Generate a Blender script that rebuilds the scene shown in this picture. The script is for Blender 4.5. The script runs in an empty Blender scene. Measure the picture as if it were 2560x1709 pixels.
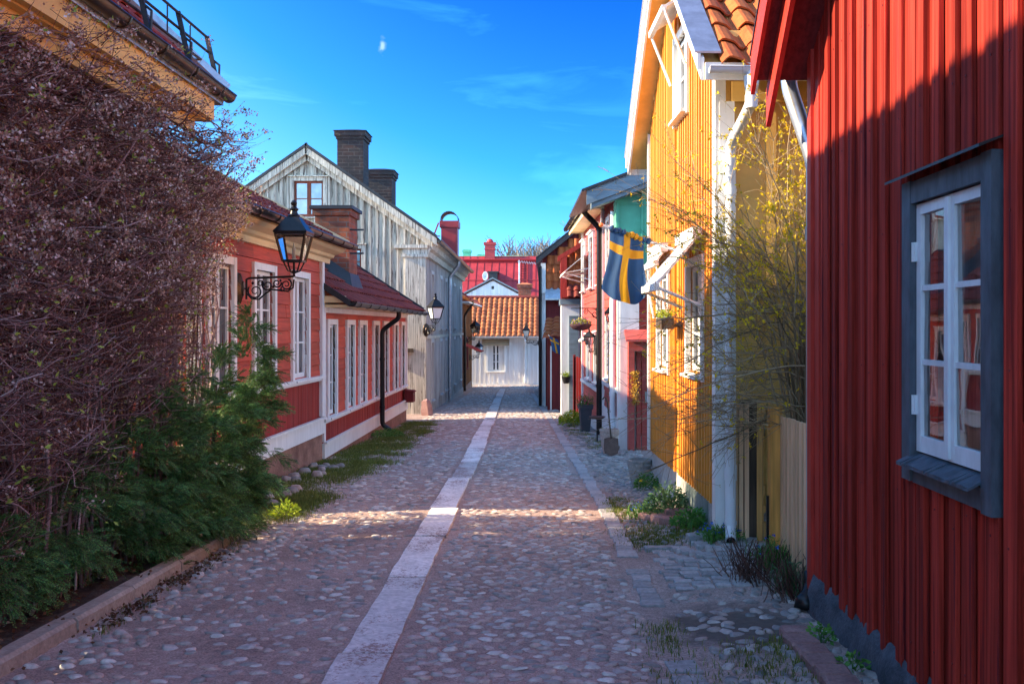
import bpy, math, random
import numpy as np
from mathutils import Vector, Matrix
random.seed(7); RNG = np.random.default_rng(11)
sc = bpy.context.scene
COL = sc.collection

# ------------------------------------------------------------------ camera
CAM_H = 1.56
cam = bpy.data.cameras.new("camera"); camo = bpy.data.objects.new("camera", cam); COL.objects.link(camo)
camo.location = (0, 0, CAM_H); camo.rotation_euler = (math.pi/2, 0, 0)
cam.sensor_width = 36; cam.lens = 33.72; cam.shift_x = -0.0313; cam.shift_y = -0.01447
cam.clip_start = 0.05; cam.clip_end = 3000
sc.camera = camo

# ------------------------------------------------------------------ light
SUN_EL = math.radians(25.5); SUN_AZ = math.radians(265)      # azimuth clockwise from +Y
sunv = Vector((math.sin(SUN_AZ)*math.cos(SUN_EL), math.cos(SUN_AZ)*math.cos(SUN_EL), math.sin(SUN_EL)))
sd = bpy.data.lights.new("sun", 'SUN'); sd.energy = 2.5; sd.angle = math.radians(0.5); sd.color = (1.0, 0.78, 0.50)
so = bpy.data.objects.new("sun", sd); COL.objects.link(so)
so.rotation_euler = (-sunv).to_track_quat('-Z', 'Y').to_euler()
w = bpy.data.worlds.new("World"); sc.world = w; w.use_nodes = True
nt = w.node_tree; N = nt.nodes; L = nt.links
for n in list(N): N.remove(n)
out = N.new('ShaderNodeOutputWorld'); bg = N.new('ShaderNodeBackground'); bg.inputs[1].default_value = 0.15
sky = N.new('ShaderNodeTexSky'); sky.sky_type = 'NISHITA'; sky.sun_disc = False
sky.sun_elevation = SUN_EL; sky.sun_rotation = SUN_AZ; sky.air_density = 1.0; sky.dust_density = 0.3; sky.ozone_density = 2.0
tc = N.new('ShaderNodeTexCoord')
mp = N.new('ShaderNodeMapping'); mp.inputs['Location'].default_value = (0, 0, 0.07); mp.inputs['Scale'].default_value = (1, 1, 1.6)
L.new(tc.outputs['Generated'], mp.inputs[0]); L.new(mp.outputs[0], sky.inputs[0])
hs = N.new('ShaderNodeHueSaturation'); hs.inputs['Saturation'].default_value = 1.10; hs.inputs['Value'].default_value = 1.0; hs.inputs['Hue'].default_value = 0.495
L.new(sky.outputs[0], hs.inputs['Color'])
# thin streaky cirrus
m2 = N.new('ShaderNodeMapping'); m2.inputs['Scale'].default_value = (5.5, 5.5, 26); m2.inputs['Rotation'].default_value = (0, 0.12, 0); m2.inputs['Location'].default_value = (1.3, 0.2, 0.75)
nz = N.new('ShaderNodeTexNoise'); nz.inputs['Scale'].default_value = 1.0; nz.inputs['Detail'].default_value = 7; nz.inputs['Roughness'].default_value = 0.55; nz.inputs['Distortion'].default_value = 0.6
L.new(tc.outputs['Generated'], m2.inputs[0]); L.new(m2.outputs[0], nz.inputs[0])
cr = N.new('ShaderNodeValToRGB'); cr.color_ramp.elements[0].position = 0.56; cr.color_ramp.elements[1].position = 0.86
cr.color_ramp.elements[0].color = (0, 0, 0, 1); cr.color_ramp.elements[1].color = (0.42, 0.42, 0.42, 1)
L.new(nz.outputs[0], cr.inputs[0])
mx = N.new('ShaderNodeMix'); mx.data_type = 'RGBA'; mx.inputs[7].default_value = (5.2, 5.6, 6.2, 1)
L.new(cr.outputs[0], mx.inputs[0]); L.new(hs.outputs[0], mx.inputs[6]); 
# the clear sky is deepest at right angles to the sun, paler towards the sun and the horizon
dn = N.new('ShaderNodeVectorMath'); dn.operation = 'DOT_PRODUCT'; dn.inputs[1].default_value = (0.10, 0.76, 0.64); L.new(tc.outputs['Generated'], dn.inputs[0])
dr_ = N.new('ShaderNodeValToRGB'); dr_.color_ramp.elements[0].position = 0.48; dr_.color_ramp.elements[0].color = (1, 1, 1, 1); dr_.color_ramp.elements[1].position = 0.955; dr_.color_ramp.elements[1].color = (0.004, 0.125, 0.40, 1)
em_ = dr_.color_ramp.elements.new(0.74); em_.color = (0.36, 0.52, 0.60, 1); em_ = dr_.color_ramp.elements.new(0.85); em_.color = (0.07, 0.30, 0.50, 1)
L.new(dn.outputs['Value'], dr_.inputs[0])
ml = N.new('ShaderNodeMix'); ml.data_type = 'RGBA'; ml.blend_type = 'MULTIPLY'; ml.inputs[0].default_value = 1.0
# one small torn scrap of cloud high in the blue
sb = N.new('ShaderNodeVectorMath'); sb.operation = 'SUBTRACT'; sb.inputs[1].default_value = (-0.1597, 0.9474, 0.2776); L.new(tc.outputs['Generated'], sb.inputs[0])
n3 = N.new('ShaderNodeTexNoise'); n3.inputs['Scale'].default_value = 120; n3.inputs['Detail'].default_value = 4; L.new(tc.outputs['Generated'], n3.inputs[0]); n3.inputs['Distortion'].default_value = 1.0
m3 = N.new('ShaderNodeMapping'); m3.vector_type = 'POINT'; m3.inputs['Rotation'].default_value = (0, -0.35, 0); m3.inputs['Scale'].default_value = (2.0, 1, 0.85); L.new(sb.outputs[0], m3.inputs[0])
l3 = N.new('ShaderNodeVectorMath'); l3.operation = 'LENGTH'; L.new(m3.outputs[0], l3.inputs[0])
a3 = N.new('ShaderNodeMath'); a3.operation = 'MULTIPLY_ADD'; a3.inputs[1].default_value = 0.014; L.new(n3.outputs[0], a3.inputs[0]); L.new(l3.outputs['Value'], a3.inputs[2])
c3 = N.new('ShaderNodeValToRGB'); c3.color_ramp.elements[0].position = 0.0068; c3.color_ramp.elements[0].color = (.12, .12, .12, 1); c3.color_ramp.elements[1].position = 0.0130; c3.color_ramp.elements[1].color = (0, 0, 0, 1); L.new(a3.outputs[0], c3.inputs[0])
x3 = N.new('ShaderNodeMix'); x3.data_type = 'RGBA'; x3.inputs[7].default_value = (5.2, 5.6, 6.2, 1); L.new(c3.outputs[0], x3.inputs[0]); L.new(ml.outputs[2], x3.inputs[6])
L.new(mx.outputs[2], ml.inputs[6]); L.new(dr_.outputs[0], ml.inputs[7]); L.new(x3.outputs[2], bg.inputs[0]); L.new(bg.outputs[0], out.inputs[0])
sc.view_settings.view_transform = 'Standard'; sc.view_settings.look = 'None'; sc.view_settings.gamma = 1
sc.view_settings.exposure = 2.65
sc.cycles.max_bounces = 6; sc.cycles.diffuse_bounces = 3; sc.cycles.transparent_max_bounces = 8
sc.cycles.use_denoising = True

# ------------------------------------------------------------------ helpers
def sstep(a, b, x):
    t = np.clip((x-a)/(b-a), 0, 1); return t*t*(3-2*t)
def gh(x, y):
    """height of the ground: the street falls gently away from the camera"""
    yy = np.clip(y, -30, 56)
    z = -0.031*yy
    z = z - 0.05*np.exp(-((x-0.75)/0.35)**2)*(1-sstep(6.0, 8.0, y))
    z = z + 0.11*sstep(0.9, 1.45, x)*sstep(6.6, 7.6, y)*(1-sstep(10.0, 12.5, y))
    z = z + 0.03*np.exp(-((x+1.0)/1.1)**2)
    return z
def tag(o, label=None, cat=None, group=None, kind=None):
    if label: o['label'] = label
    if cat: o['category'] = cat
    if group: o['group'] = group
    if kind: o['kind'] = kind
    return o
def thing(name, label, cat, loc=(0, 0, 0), group=None):
    o = bpy.data.objects.new(name, None); COL.objects.link(o); o.location = loc
    o.empty_display_size = 0.2
    return tag(o, label, cat, group)
def adopt(o, parent):
    if parent is None: return o
    o.parent = parent
    # parts are modelled in world space; undo the offset of the whole chain
    p = parent; off = Vector((0, 0, 0))
    while p is not None:
        if p.type == 'EMPTY': off += Vector(p.location)
        p = p.parent
    if parent.type == 'EMPTY': o.matrix_parent_inverse = Matrix.Translation(-off)
    return o
def finish(me, name, mats, parent, smooth):
    for m in (mats if isinstance(mats, (list, tuple)) else [mats]): me.materials.append(m)
    if smooth: me.polygons.foreach_set('use_smooth', np.ones(len(me.polygons), dtype=bool))
    o = bpy.data.objects.new(name, me); COL.objects.link(o)
    return adopt(o, parent)
class MB:
    def __init__(s, M=None): s.v = []; s.f = []; s.m = []; s.M = M; s.mi = 0
    def add(s, vs, fs):
        b = len(s.v)
        for p in vs:
            p = Vector(p); s.v.append(tuple(s.M @ p) if s.M is not None else tuple(p))
        for f in fs: s.f.append([i+b for i in f]); s.m.append(s.mi)
    def box(s, a, b):
        (x0, y0, z0), (x1, y1, z1) = a, b
        s.add([(x0,y0,z0),(x1,y0,z0),(x1,y1,z0),(x0,y1,z0),(x0,y0,z1),(x1,y0,z1),(x1,y1,z1),(x0,y1,z1)],
              [(0,3,2,1),(4,5,6,7),(0,1,5,4),(1,2,6,5),(2,3,7,6),(3,0,4,7)])
    def slab(s, s0, s1, t0, t1, zb, za, zc):
        """upright board with a slanted top: za at s0, zc at s1"""
        s.add([(s0,t0,zb),(s1,t0,zb),(s1,t1,zb),(s0,t1,zb),(s0,t0,za),(s1,t0,zc),(s1,t1,zc),(s0,t1,za)],
              [(0,3,2,1),(4,5,6,7),(0,1,5,4),(1,2,6,5),(2,3,7,6),(3,0,4,7)])
    def quad(s, a, b, c, d): s.add([a, b, c, d], [(0, 1, 2, 3)])
    def plate(s, pts, off):
        """polygon extruded by the vector off"""
        n = len(pts); off = Vector(off)
        vs = [Vector(p) for p in pts]; vs += [p+off for p in vs]
        s.add(vs, [tuple(range(n))[::-1], tuple(range(n, 2*n))]+[(i, (i+1) % n, (i+1) % n+n, i+n) for i in range(n)])
    def beam(s, p, q, wdt, hgt, up=(0, 0, 1)):
        p = Vector(p); q = Vector(q); d = (q-p).normalized(); u = Vector(up)
        a = d.cross(u)
        if a.length < 1e-4: a = d.cross(Vector((1, 0, 0)))
        a.normalize(); b = a.cross(d).normalized()
        a *= wdt/2; b *= hgt/2
        s.add([p-a-b, p+a-b, p+a+b, p-a+b, q-a-b, q+a-b, q+a+b, q-a+b],
              [(0,1,2,3),(7,6,5,4),(0,4,5,1),(1,5,6,2),(2,6,7,3),(3,7,4,0)])
    def tube(s, pts, r, n=8, cap=True):
        pts = [Vector(p) for p in pts]; k = len(pts)
        rs = r if isinstance(r, (list, tuple)) else [r]*k
        up = Vector((0.31, 0.17, 0.93)); vs = []; prev = None
        for i, p in enumerate(pts):
            d = (pts[min(i+1, k-1)]-pts[max(i-1, 0)])
            if d.length < 1e-9: d = Vector((0, 0, 1))
            d.normalize()
            if prev is None:
                a = d.cross(up)
                if a.length < 0.05: a = d.cross(Vector((1, 0, 0)))
            else: a = prev-d*prev.dot(d)
            a.normalize(); prev = a; b = d.cross(a)
            for j in range(n):
                t = 2*math.pi*j/n; vs.append(p+(a*math.cos(t)+b*math.sin(t))*rs[i])
        fs = [(i*n+j, i*n+(j+1) % n, (i+1)*n+(j+1) % n, (i+1)*n+j) for i in range(k-1) for j in range(n)]
        if cap: fs += [tuple(range(n))[::-1], tuple(range((k-1)*n, k*n))]
        s.add(vs, fs)
    def lathe(s, prof, c=(0, 0, 0), n=16, sx=1, sy=1, rot=0):
        vs = []; k = len(prof)
        for (r, z) in prof:
            for j in range(n):
                t = 2*math.pi*j/n+rot; vs.append((c[0]+r*math.cos(t)*sx, c[1]+r*math.sin(t)*sy, c[2]+z))
        fs = [(i*n+j, i*n+(j+1) % n, (i+1)*n+(j+1) % n, (i+1)*n+j) for i in range(k-1) for j in range(n)]
        fs += [tuple(range(n))[::-1], tuple(range((k-1)*n, k*n))]
        s.add(vs, fs)
    def build(s, name, mats, parent=None, smooth=False):
        me = bpy.data.meshes.new(name); me.from_pydata(s.v, [], s.f)
        me.polygons.foreach_set('material_index', s.m)
        o = finish(me, name, mats, parent, smooth); me.update()
        if smooth == 'auto':
            me.set_sharp_from_angle(angle=math.radians(35))
        return o
def bulk(name, V, F, mats, parent=None, smooth=False, mi=None):
    """fast mesh from numpy arrays; F is (n,3) or (n,4)"""
    me = bpy.data.meshes.new(name); V = np.asarray(V, dtype=np.float32); F = np.asarray(F, dtype=np.int32)
    k = F.shape[1]; n = len(F)
    me.vertices.add(len(V)); me.vertices.foreach_set('co', V.ravel())
    me.loops.add(n*k); me.loops.foreach_set('vertex_index', F.ravel())
    me.polygons.add(n); me.polygons.foreach_set('loop_start', np.arange(n, dtype=np.int32)*k)
    if mi is not None: me.polygons.foreach_set('material_index', np.asarray(mi, dtype=np.int32))
    me.update(calc_edges=True)
    return finish(me, name, mats, parent, smooth)
def frame(A, B, out):
    """wall frame: s from A to B, t outwards, z up"""
    A = Vector((A[0], A[1], 0)); B = Vector((B[0], B[1], 0)); s = (B-A).normalized()
    t = Vector((-s.y, s.x, 0))
    if t.dot(Vector((out[0], out[1], 0))) < 0: t = -t
    M = Matrix.Identity(4)
    for i in range(3): M[i][0] = s[i]; M[i][1] = t[i]; M[i][2] = (0, 0, 1)[i]; M[i][3] = A[i]
    return M, (B-A).length
def minus(s0, s1, z0, z1, holes):
    rects = [(s0, s1, z0, z1)]
    for (a, b, c, d) in holes:
        nr = []
        for (p, q, r, t) in rects:
            if b <= p or a >= q or d <= r or c >= t: nr.append((p, q, r, t)); continue
            if a > p: nr.append((p, a, r, t))
            if b < q: nr.append((b, q, r, t))
            pp, qq = max(p, a), min(q, b)
            if c > r: nr.append((pp, qq, r, c))
            if d < t: nr.append((pp, qq, d, t))
        rects = nr
    return [r for r in rects if r[1]-r[0] > .004 and r[3]-r[2] > .004]
def upright(mb, s0, s1, t0, t1, zb, top, holes=()):
    zt = max(top(s0), top(s1))
    for (a, b, c, d) in minus(s0, s1, zb, zt, holes):
        if d >= zt-1e-6: mb.slab(a, b, t0, t1, c, max(c+.01, top(a)), max(c+.01, top(b)))
        else:
            if c < min(top(a), top(b)): mb.slab(a, b, t0, t1, c, min(d, top(a)), min(d, top(b)))
def batten_wall(mb, s0, s1, zb, top, period, bw, holes=(), bt=.022, jit=.25, thick=.03, zj=0.0, wob=.004):
    s = s0
    while s < s1-.01:
        e = min(s1, s+period*(1+random.uniform(-jit, jit)))
        if s1-e < period*.4: e = s1
        d = random.uniform(-wob, wob); zz = zb+random.uniform(-zj, zj)
        upright(mb, s, e, -thick, d, zz, top, holes)
        if e < s1-.01:
            h = bw/2*random.uniform(.85, 1.15); b2 = bt+random.uniform(-wob, wob)
            upright(mb, e-h, e+h, .005, b2, zb+random.uniform(-zj, zj), top, holes)
        s = e
def lap_wall(mb, s0, s1, z0, z1, h, holes=(), lap=.012):
    n = max(1, round((z1-z0)/h)); h = (z1-z0)/n
    for i in range(n):
        a, b = z0+i*h, z0+(i+1)*h; brk = [s0]; x = s0
        while x < s1: x += random.uniform(1.5, 3.6); brk.append(min(x, s1))
        for p, q in zip(brk[:-1], brk[1:]):
            d = random.uniform(-.003, .003)
            for (u0, u1, c, e) in minus(p, q, a, b-.006, holes):
                mb.add([(u0,-.03,c),(u1-.003,-.03,c),(u1-.003,lap+d,c),(u0,lap+d,c),(u0,-.03,e),(u1-.003,-.03,e),(u1-.003,d,e),(u0,d,e)],
                       [(0,3,2,1),(4,5,6,7),(0,1,5,4),(1,2,6,5),(2,3,7,6),(3,0,4,7)])
    for (u0, u1, c, e) in minus(s0, s1, z0, z1, holes): mb.box((u0, -.06, c), (u1, -.032, e))
def panes_grid(s0, s1, z0, z1, cols, rows, bar): 
    return ([s0+(s1-s0)*i/cols for i in range(1, cols)], [z0+(z1-z0)*j/rows for j in range(1, rows)])
def window(parent, M, s0, s1, z0, z1, cas, sash, glass, cw=.09, cols=2, rows=3, proud=.04, rec=.03, sillm=None, sill=True, name='window', head=0.0, st=.045, mun=.022, middle=True):
    """opening s0..s1, z0..z1; casing around it; child sash, pane, sill"""
    m = MB(M)
    m.box((s0-cw, -.02, z0-cw*.9), (s0, proud, z1+cw)); m.box((s1, -.02, z0-cw*.9), (s1+cw, proud, z1+cw))
    m.box((s0, -.02, z1), (s1, proud-.003, z1+cw))
    if not sill: m.box((s0, -.02, z0-cw*.9), (s1, proud-.003, z0))
    if head: m.box((s0-cw-.03, -.02, z1+cw), (s1+cw+.03, proud+.05, z1+cw+.03))
    wn = m.build(name, cas, parent)
    t1 = -rec; t0 = -rec-.04
    m = MB(M); e = .002
    m.box((s0+e, t0, z0+e), (s0+st, t1, z1-e)); m.box((s1-st, t0, z0+e), (s1-e, t1, z1-e))
    m.box((s0+st, t0, z1-st), (s1-st, t1, z1-e)); m.box((s0+st, t0, z0+e), (s1-st, t1, z0+st*1.3))
    cs, rs = panes_grid(s0+st, s1-st, z0+st*1.3, z1-st, cols, rows, mun)
    for k, c in enumerate(cs):
        wv = st*.95 if (middle and cols == 2) else mun/2
        m.box((c-wv, t0+.004, z0+st*1.3), (c+wv, t1+.004, z1-st))
    for r in rs: m.box((s0+st, t0+.006, r-mun/2), (s1-st, t1-.004, r+mun/2))
    m.build('sash', sash, wn)
    m = MB(M); m.box((s0+.01, t0+.012, z0+.01), (s1-.01, t0+.018, z1-.01)); m.build('pane', glass, wn)
    if sill:
        m = MB(M)
        m.add([(s0-cw*.5,-.05,z0),(s1+cw*.5,-.05,z0),(s1+cw*.5,proud+.05,z0-.025),(s0-cw*.5,proud+.05,z0-.025),
               (s0-cw*.5,-.05,z0-.05),(s1+cw*.5,-.05,z0-.05),(s1+cw*.5,proud+.05,z0-.05),(s0-cw*.5,proud+.05,z0-.05)],
              [(0,3,2,1),(4,5,6,7),(0,1,5,4),(1,2,6,5),(2,3,7,6),(3,0,4,7)])
        m.build('sill', sillm or cas, wn)
    return wn
def tiles(mb, O, U, W, width, length, per=.22, course=.34, amp=.03, lift=.028, jz=.004, seg=6, clip=None):
    """pantiles on the plane at O spanned by unit vectors U (along the eave) and W (up the slope)"""
    O = Vector(O); U = Vector(U).normalized(); W = Vector(W).normalized(); Nn = U.cross(W).normalized()
    if Nn.z < 0 or (abs(Nn.z) < 1e-6 and Nn.y > 0): Nn = -Nn
    nu = max(1, round(width/per)); per = width/nu; nc = max(1, round(length/course)); course = length/nc
    prof = [amp*(math.sin(2*math.pi*(k/seg)-.6)+.28*math.sin(4*math.pi*(k/seg)-.3)) for k in range(seg+1)]
    for c in range(nc):
        for i in range(nu):
            dz = random.uniform(-jz, jz); dw = random.uniform(-.008, .008); sk = random.uniform(-.004, .004)
            if clip and not clip(O+U*(i+.5)*per+W*(c+.5)*course): continue
            vs = []
            for (wv, lf) in ((c*course-.04+dw, lift), ((c+1)*course, 0)):
                for k in range(seg+1):
                    vs.append(O+U*(i*per+per*k/seg*1.02+sk)+W*wv+Nn*(prof[k]+lf+dz))
            for k in range(seg+1): vs.append(vs[k]-Nn*.016)
            n = seg+1
            mb.add(vs, [(k, k+1, n+k+1, n+k) for k in range(seg)]+[(2*n+k, 2*n+k+1, k+1, k) for k in range(seg)])
def gutter(parent, p, q, r, mat, name='gutter', brackets=0, bmat=None):
    p = Vector(p); q = Vector(q); d = (q-p).normalized(); a = d.cross(Vector((0, 0, 1))).normalized(); m = MB()
    n = 9; vs = []
    for P in (p, q):
        for rr in (r, r*.88):
            for j in range(n):
                t = math.pi+math.pi*j/(n-1); vs.append(P+a*math.cos(t)*rr+Vector((0, 0, math.sin(t)*rr)))
    fs = []
    for j in range(n-1):
        fs.append((j, j+1, 2*n+j+1, 2*n+j)); fs.append((n+j, n+j+1, 3*n+j+1, 3*n+j))
        fs.append((j, j+1, n+j+1, n+j)); fs.append((2*n+j, 2*n+j+1, 3*n+j+1, 3*n+j))
    fs += [(0, n, 3*n, 2*n), (n-1, 2*n-1, 4*n-1, 3*n-1)]
    m.add(vs, fs)
    m.tube([p+a*r+Vector((0,0,.004)), q+a*r+Vector((0,0,.004))], r*.16, 6)
    # end stops
    for P in (p, q): m.add([P+a*math.cos(math.pi+math.pi*j/8)*r+Vector((0, 0, math.sin(math.pi+math.pi*j/8)*r)) for j in range(9)], [tuple(range(9))])
    for i in range(brackets):
        c = p+(q-p)*((i+.5)/brackets); 
        m.tube([c+a*math.cos(math.pi+math.pi*j/8)*r*1.06+Vector((0, 0, math.sin(math.pi+math.pi*j/8)*r*1.06)) for j in range(9)], r*.12, 5)
    return m.build(name, mat, parent, 'auto')
def pipe(parent, pts, r, mat, name='downpipe', collars=()):
    m = MB(); P = [Vector(p) for p in pts]; sm = [P[0]]
    for i in range(1, len(P)-1):
        a, b, c = P[i-1], P[i], P[i+1]; k = min(r*1.6, (b-a).length*.45, (c-b).length*.45)
        s0 = b+(a-b).normalized()*k; s1 = b+(c-b).normalized()*k
        for j in range(5):
            t = j/4; sm.append(s0*(1-t)**2+b*2*t*(1-t)+s1*t*t)
    sm.append(P[-1]); m.tube(sm, r, 14)
    for (c, d) in collars: m.tube([Vector(c), Vector(c)+Vector((0, 0, d))], r*1.14, 14)
    return m.build(name, mat, parent, 'auto')

# ------------------------------------------------------------------ materials
def nodes(name):
    m = bpy.data.materials.new(name); m.use_nodes = True; t = m.node_tree
    return m, t, t.nodes, t.links, t.nodes['Principled BSDF']
def coords(t, scale=(1, 1, 1), rot=(0, 0, 0)):
    c = t.nodes.new('ShaderNodeTexCoord'); p = t.nodes.new('ShaderNodeMapping')
    p.inputs['Scale'].default_value = scale; p.inputs['Rotation'].default_value = rot
    t.links.new(c.outputs['Object'], p.inputs[0]); return p.outputs[0]
def noise(t, vec, scale=1., detail=5., rough=.55, dist=0.):
    n = t.nodes.new('ShaderNodeTexNoise'); n.inputs['Scale'].default_value = scale; n.inputs['Detail'].default_value = detail
    n.inputs['Roughness'].default_value = rough; n.inputs['Distortion'].default_value = dist
    t.links.new(vec, n.inputs[0]); return n.outputs[0]
def ramp(t, fac, stops):
    r = t.nodes.new('ShaderNodeValToRGB'); e = r.color_ramp.elements
    while len(e) < len(stops): e.new(.5)
    for k, (p, c) in enumerate(stops): e[k].position = p; e[k].color = (c, c, c, 1) if isinstance(c, (int, float)) else (*c, 1)
    t.links.new(fac, r.inputs[0]); return r.outputs[0]
def mix(t, fac, a, b, mode='MIX'):
    m = t.nodes.new('ShaderNodeMix'); m.data_type = 'RGBA'; m.blend_type = mode
    for i, v in ((0, fac), (6, a), (7, b)):
        if isinstance(v, (int, float)): m.inputs[i].default_value = v if i == 0 else (v, v, v, 1)
        elif isinstance(v, tuple): m.inputs[i].default_value = (*v, 1)
        else: t.links.new(v, m.inputs[i])
    return m.outputs[2]
def bump(t, h, strength, dist=.01):
    b = t.nodes.new('ShaderNodeBump'); b.inputs['Strength'].default_value = strength; b.inputs['Distance'].default_value = dist
    t.links.new(h, b.inputs['Height']); return b.outputs[0]
def island(t):
    g = t.nodes.new('ShaderNodeNewGeometry'); return g.outputs['Random Per Island']
def paint(name, c, rough=.6, grain=(30, 30, 1.2), var=.25, worn=None, worn_amt=.0, isl=.25, bmp=.25, spec=.3, dirt=.25, worn_scale=None):
    """painted board: grain along one axis, board-to-board variation, worn spots"""
    m, t, n, l, b = nodes(name)
    v = coords(t, grain); g = noise(t, v, 1.0, 6, .6)
    dark = tuple(x*(1-var) for x in c); lite = tuple(min(1, x*(1+var*.7)+var*.012) for x in c)
    col = ramp(t, g, [(.36, dark), (.64, lite)])
    iv = ramp(t, island(t), [(0, 1-isl), (1, 1+isl*.35)]); col = mix(t, 1.0, col, iv, 'MULTIPLY')
    big = noise(t, coords(t, (1.1, 1.1, .7)), 1.0, 5, .6); col = mix(t, 1.0, col, ramp(t, big, [(.3, 1-dirt), (.65, 1.0)]), 'MULTIPLY')
    if worn is not None:
        wv = noise(t, coords(t, worn_scale or tuple(x*.55 for x in grain)), 1.0, 8, .68)
        k = ramp(t, wv, [(.62-worn_amt*.35, 0.0), (.70-worn_amt*.35, 1.0)]); col = mix(t, k, col, worn)
    l.new(col, b.inputs['Base Color']); b.inputs['Roughness'].default_value = rough; b.inputs['Specular IOR Level'].default_value = spec
    l.new(bump(t, g, bmp, .006), b.inputs['Normal'])
    return m
def plain(name, c, rough=.5, metal=0., var=.15, scale=6., bmp=.0, spec=.4, isl=0.):
    m, t, n, l, b = nodes(name)
    g = noise(t, coords(t), scale, 6, .6)
    col = ramp(t, g, [(.3, tuple(x*(1-var) for x in c)), (.7, tuple(min(1, x*(1+var)) for x in c))])
    if isl: col = mix(t, 1.0, col, ramp(t, island(t), [(0, 1-isl), (1, 1+isl*.4)]), 'MULTIPLY')
    l.new(col, b.inputs['Base Color']); b.inputs['Roughness'].default_value = rough; b.inputs['Metallic'].default_value = metal
    b.inputs['Specular IOR Level'].default_value = spec
    if bmp: l.new(bump(t, g, bmp, .02), b.inputs['Normal'])
    return m
def tilemat(name, c1, c2, moss=None, rough=.75, dark=(.06, .03, .03), moss_amt=.0):
    m, t, n, l, b = nodes(name)
    col = ramp(t, island(t), [(0, c1), (.55, tuple((p+q)/2 for p, q in zip(c1, c2))), (1, c2)])
    g = noise(t, coords(t), 9, 7, .65); col = mix(t, 1.0, col, ramp(t, g, [(.28, .62), (.65, 1.08)]), 'MULTIPLY')
    s = noise(t, coords(t), 60, 3, .7); col = mix(t, ramp(t, s, [(.62, 0.), (.72, .6)]), col, dark)
    if moss: 
        k = noise(t, coords(t), 2.2, 8, .7); col = mix(t, ramp(t, k, [(.6-moss_amt, 0.), (.75-moss_amt, .85)]), col, moss)
    l.new(col, b.inputs['Base Color']); b.inputs['Roughness'].default_value = rough; b.inputs['Specular IOR Level'].default_value = .25
    l.new(bump(t, s, .25, .004), b.inputs['Normal'])
    return m
def leafmat(name, c1, c2, trans=.25, rough=.55, mid=None):
    m, t, n, l, b = nodes(name)
    col = ramp(t, island(t), [(0, c1), (1, c2)] if mid is None else [(0, c1), (.55, mid), (1, c2)]); g = noise(t, coords(t), 3.0, 3, .5)
    col = mix(t, 1.0, col, ramp(t, g, [(.3, .7), (.7, 1.15)]), 'MULTIPLY')
    l.new(col, b.inputs['Base Color']); b.inputs['Roughness'].default_value = rough; b.inputs['Specular IOR Level'].default_value = .25
    if trans:
        tr = n.new('ShaderNodeBsdfTranslucent'); l.new(col, tr.inputs[0]); ms = n.new('ShaderNodeMixShader'); ms.inputs[0].default_value = trans
        l.new(b.outputs[0], ms.inputs[1]); l.new(tr.outputs[0], ms.inputs[2]); l.new(ms.outputs[0], n['Material Output'].inputs[0])
    return m
def brick(name, c1, c2, mortar, scale=1., bw=.25, bh=.075, ax='xz', soot=None):
    m, t, n, l, b = nodes(name)
    c = n.new('ShaderNodeTexCoord'); sp = n.new('ShaderNodeSeparateXYZ'); l.new(c.outputs['Object'], sp.inputs[0])
    ad = n.new('ShaderNodeMath'); ad.operation = 'ADD'; l.new(sp.outputs[0], ad.inputs[0]); l.new(sp.outputs[1], ad.inputs[1])
    cb = n.new('ShaderNodeCombineXYZ'); l.new(ad.outputs[0], cb.inputs[0]); l.new(sp.outputs[2], cb.inputs[1])
    bt = n.new('ShaderNodeTexBrick'); l.new(cb.outputs[0], bt.inputs['Vector']); bt.inputs['Scale'].default_value = 1
    bt.inputs['Brick Width'].default_value = bw; bt.inputs['Row Height'].default_value = bh; bt.inputs['Mortar Size'].default_value = .008
    bt.inputs['Color1'].default_value = (*c1, 1); bt.inputs['Color2'].default_value = (*c2, 1); bt.inputs['Mortar'].default_value = (*mortar, 1); bt.inputs['Bias'].default_value = -.1
    g = noise(t, coords(t), 7, 6, .65); col = mix(t, 1.0, bt.outputs[0], ramp(t, g, [(.3, .55), (.68, 1.15)]), 'MULTIPLY')
    if soot: col = mix(t, ramp(t, noise(t, coords(t), 2.5, 5, .6), [(.4, 0.), (.65, .8)]), col, soot)
    l.new(col, b.inputs['Base Color']); b.inputs['Roughness'].default_value = .85
    inv = ramp(t, bt.outputs['Fac'], [(0, 1.), (1, 0.)]); l.new(bump(t, mix(t, .3, inv, g), .7, .012), b.inputs['Normal'])
    return m
def stone(name, c1, c2, rough=.8, scale=8., bmp=.5, isl=0., speck=None):
    m, t, n, l, b = nodes(name)
    g = noise(t, coords(t), scale, 8, .65); f = noise(t, coords(t), scale*9, 3, .6)
    col = ramp(t, g, [(.3, c1), (.7, c2)])
    col = mix(t, 1.0, col, ramp(t, f, [(.3, .75), (.7, 1.15)]), 'MULTIPLY')
    if isl: col = mix(t, 1.0, col, ramp(t, island(t), [(0, 1-isl), (1, 1+isl*.4)]), 'MULTIPLY')
    if speck: col = mix(t, ramp(t, noise(t, coords(t, (1, 1, 1)), 55, 4, .75), [(.56, 0.), (.60, .8)]), col, speck)
    l.new(col, b.inputs['Base Color']); b.inputs['Roughness'].default_value = rough; b.inputs['Specular IOR Level'].default_value = .3
    l.new(bump(t, mix(t, .5, g, f), bmp, .015), b.inputs['Normal'])
    return m
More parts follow.
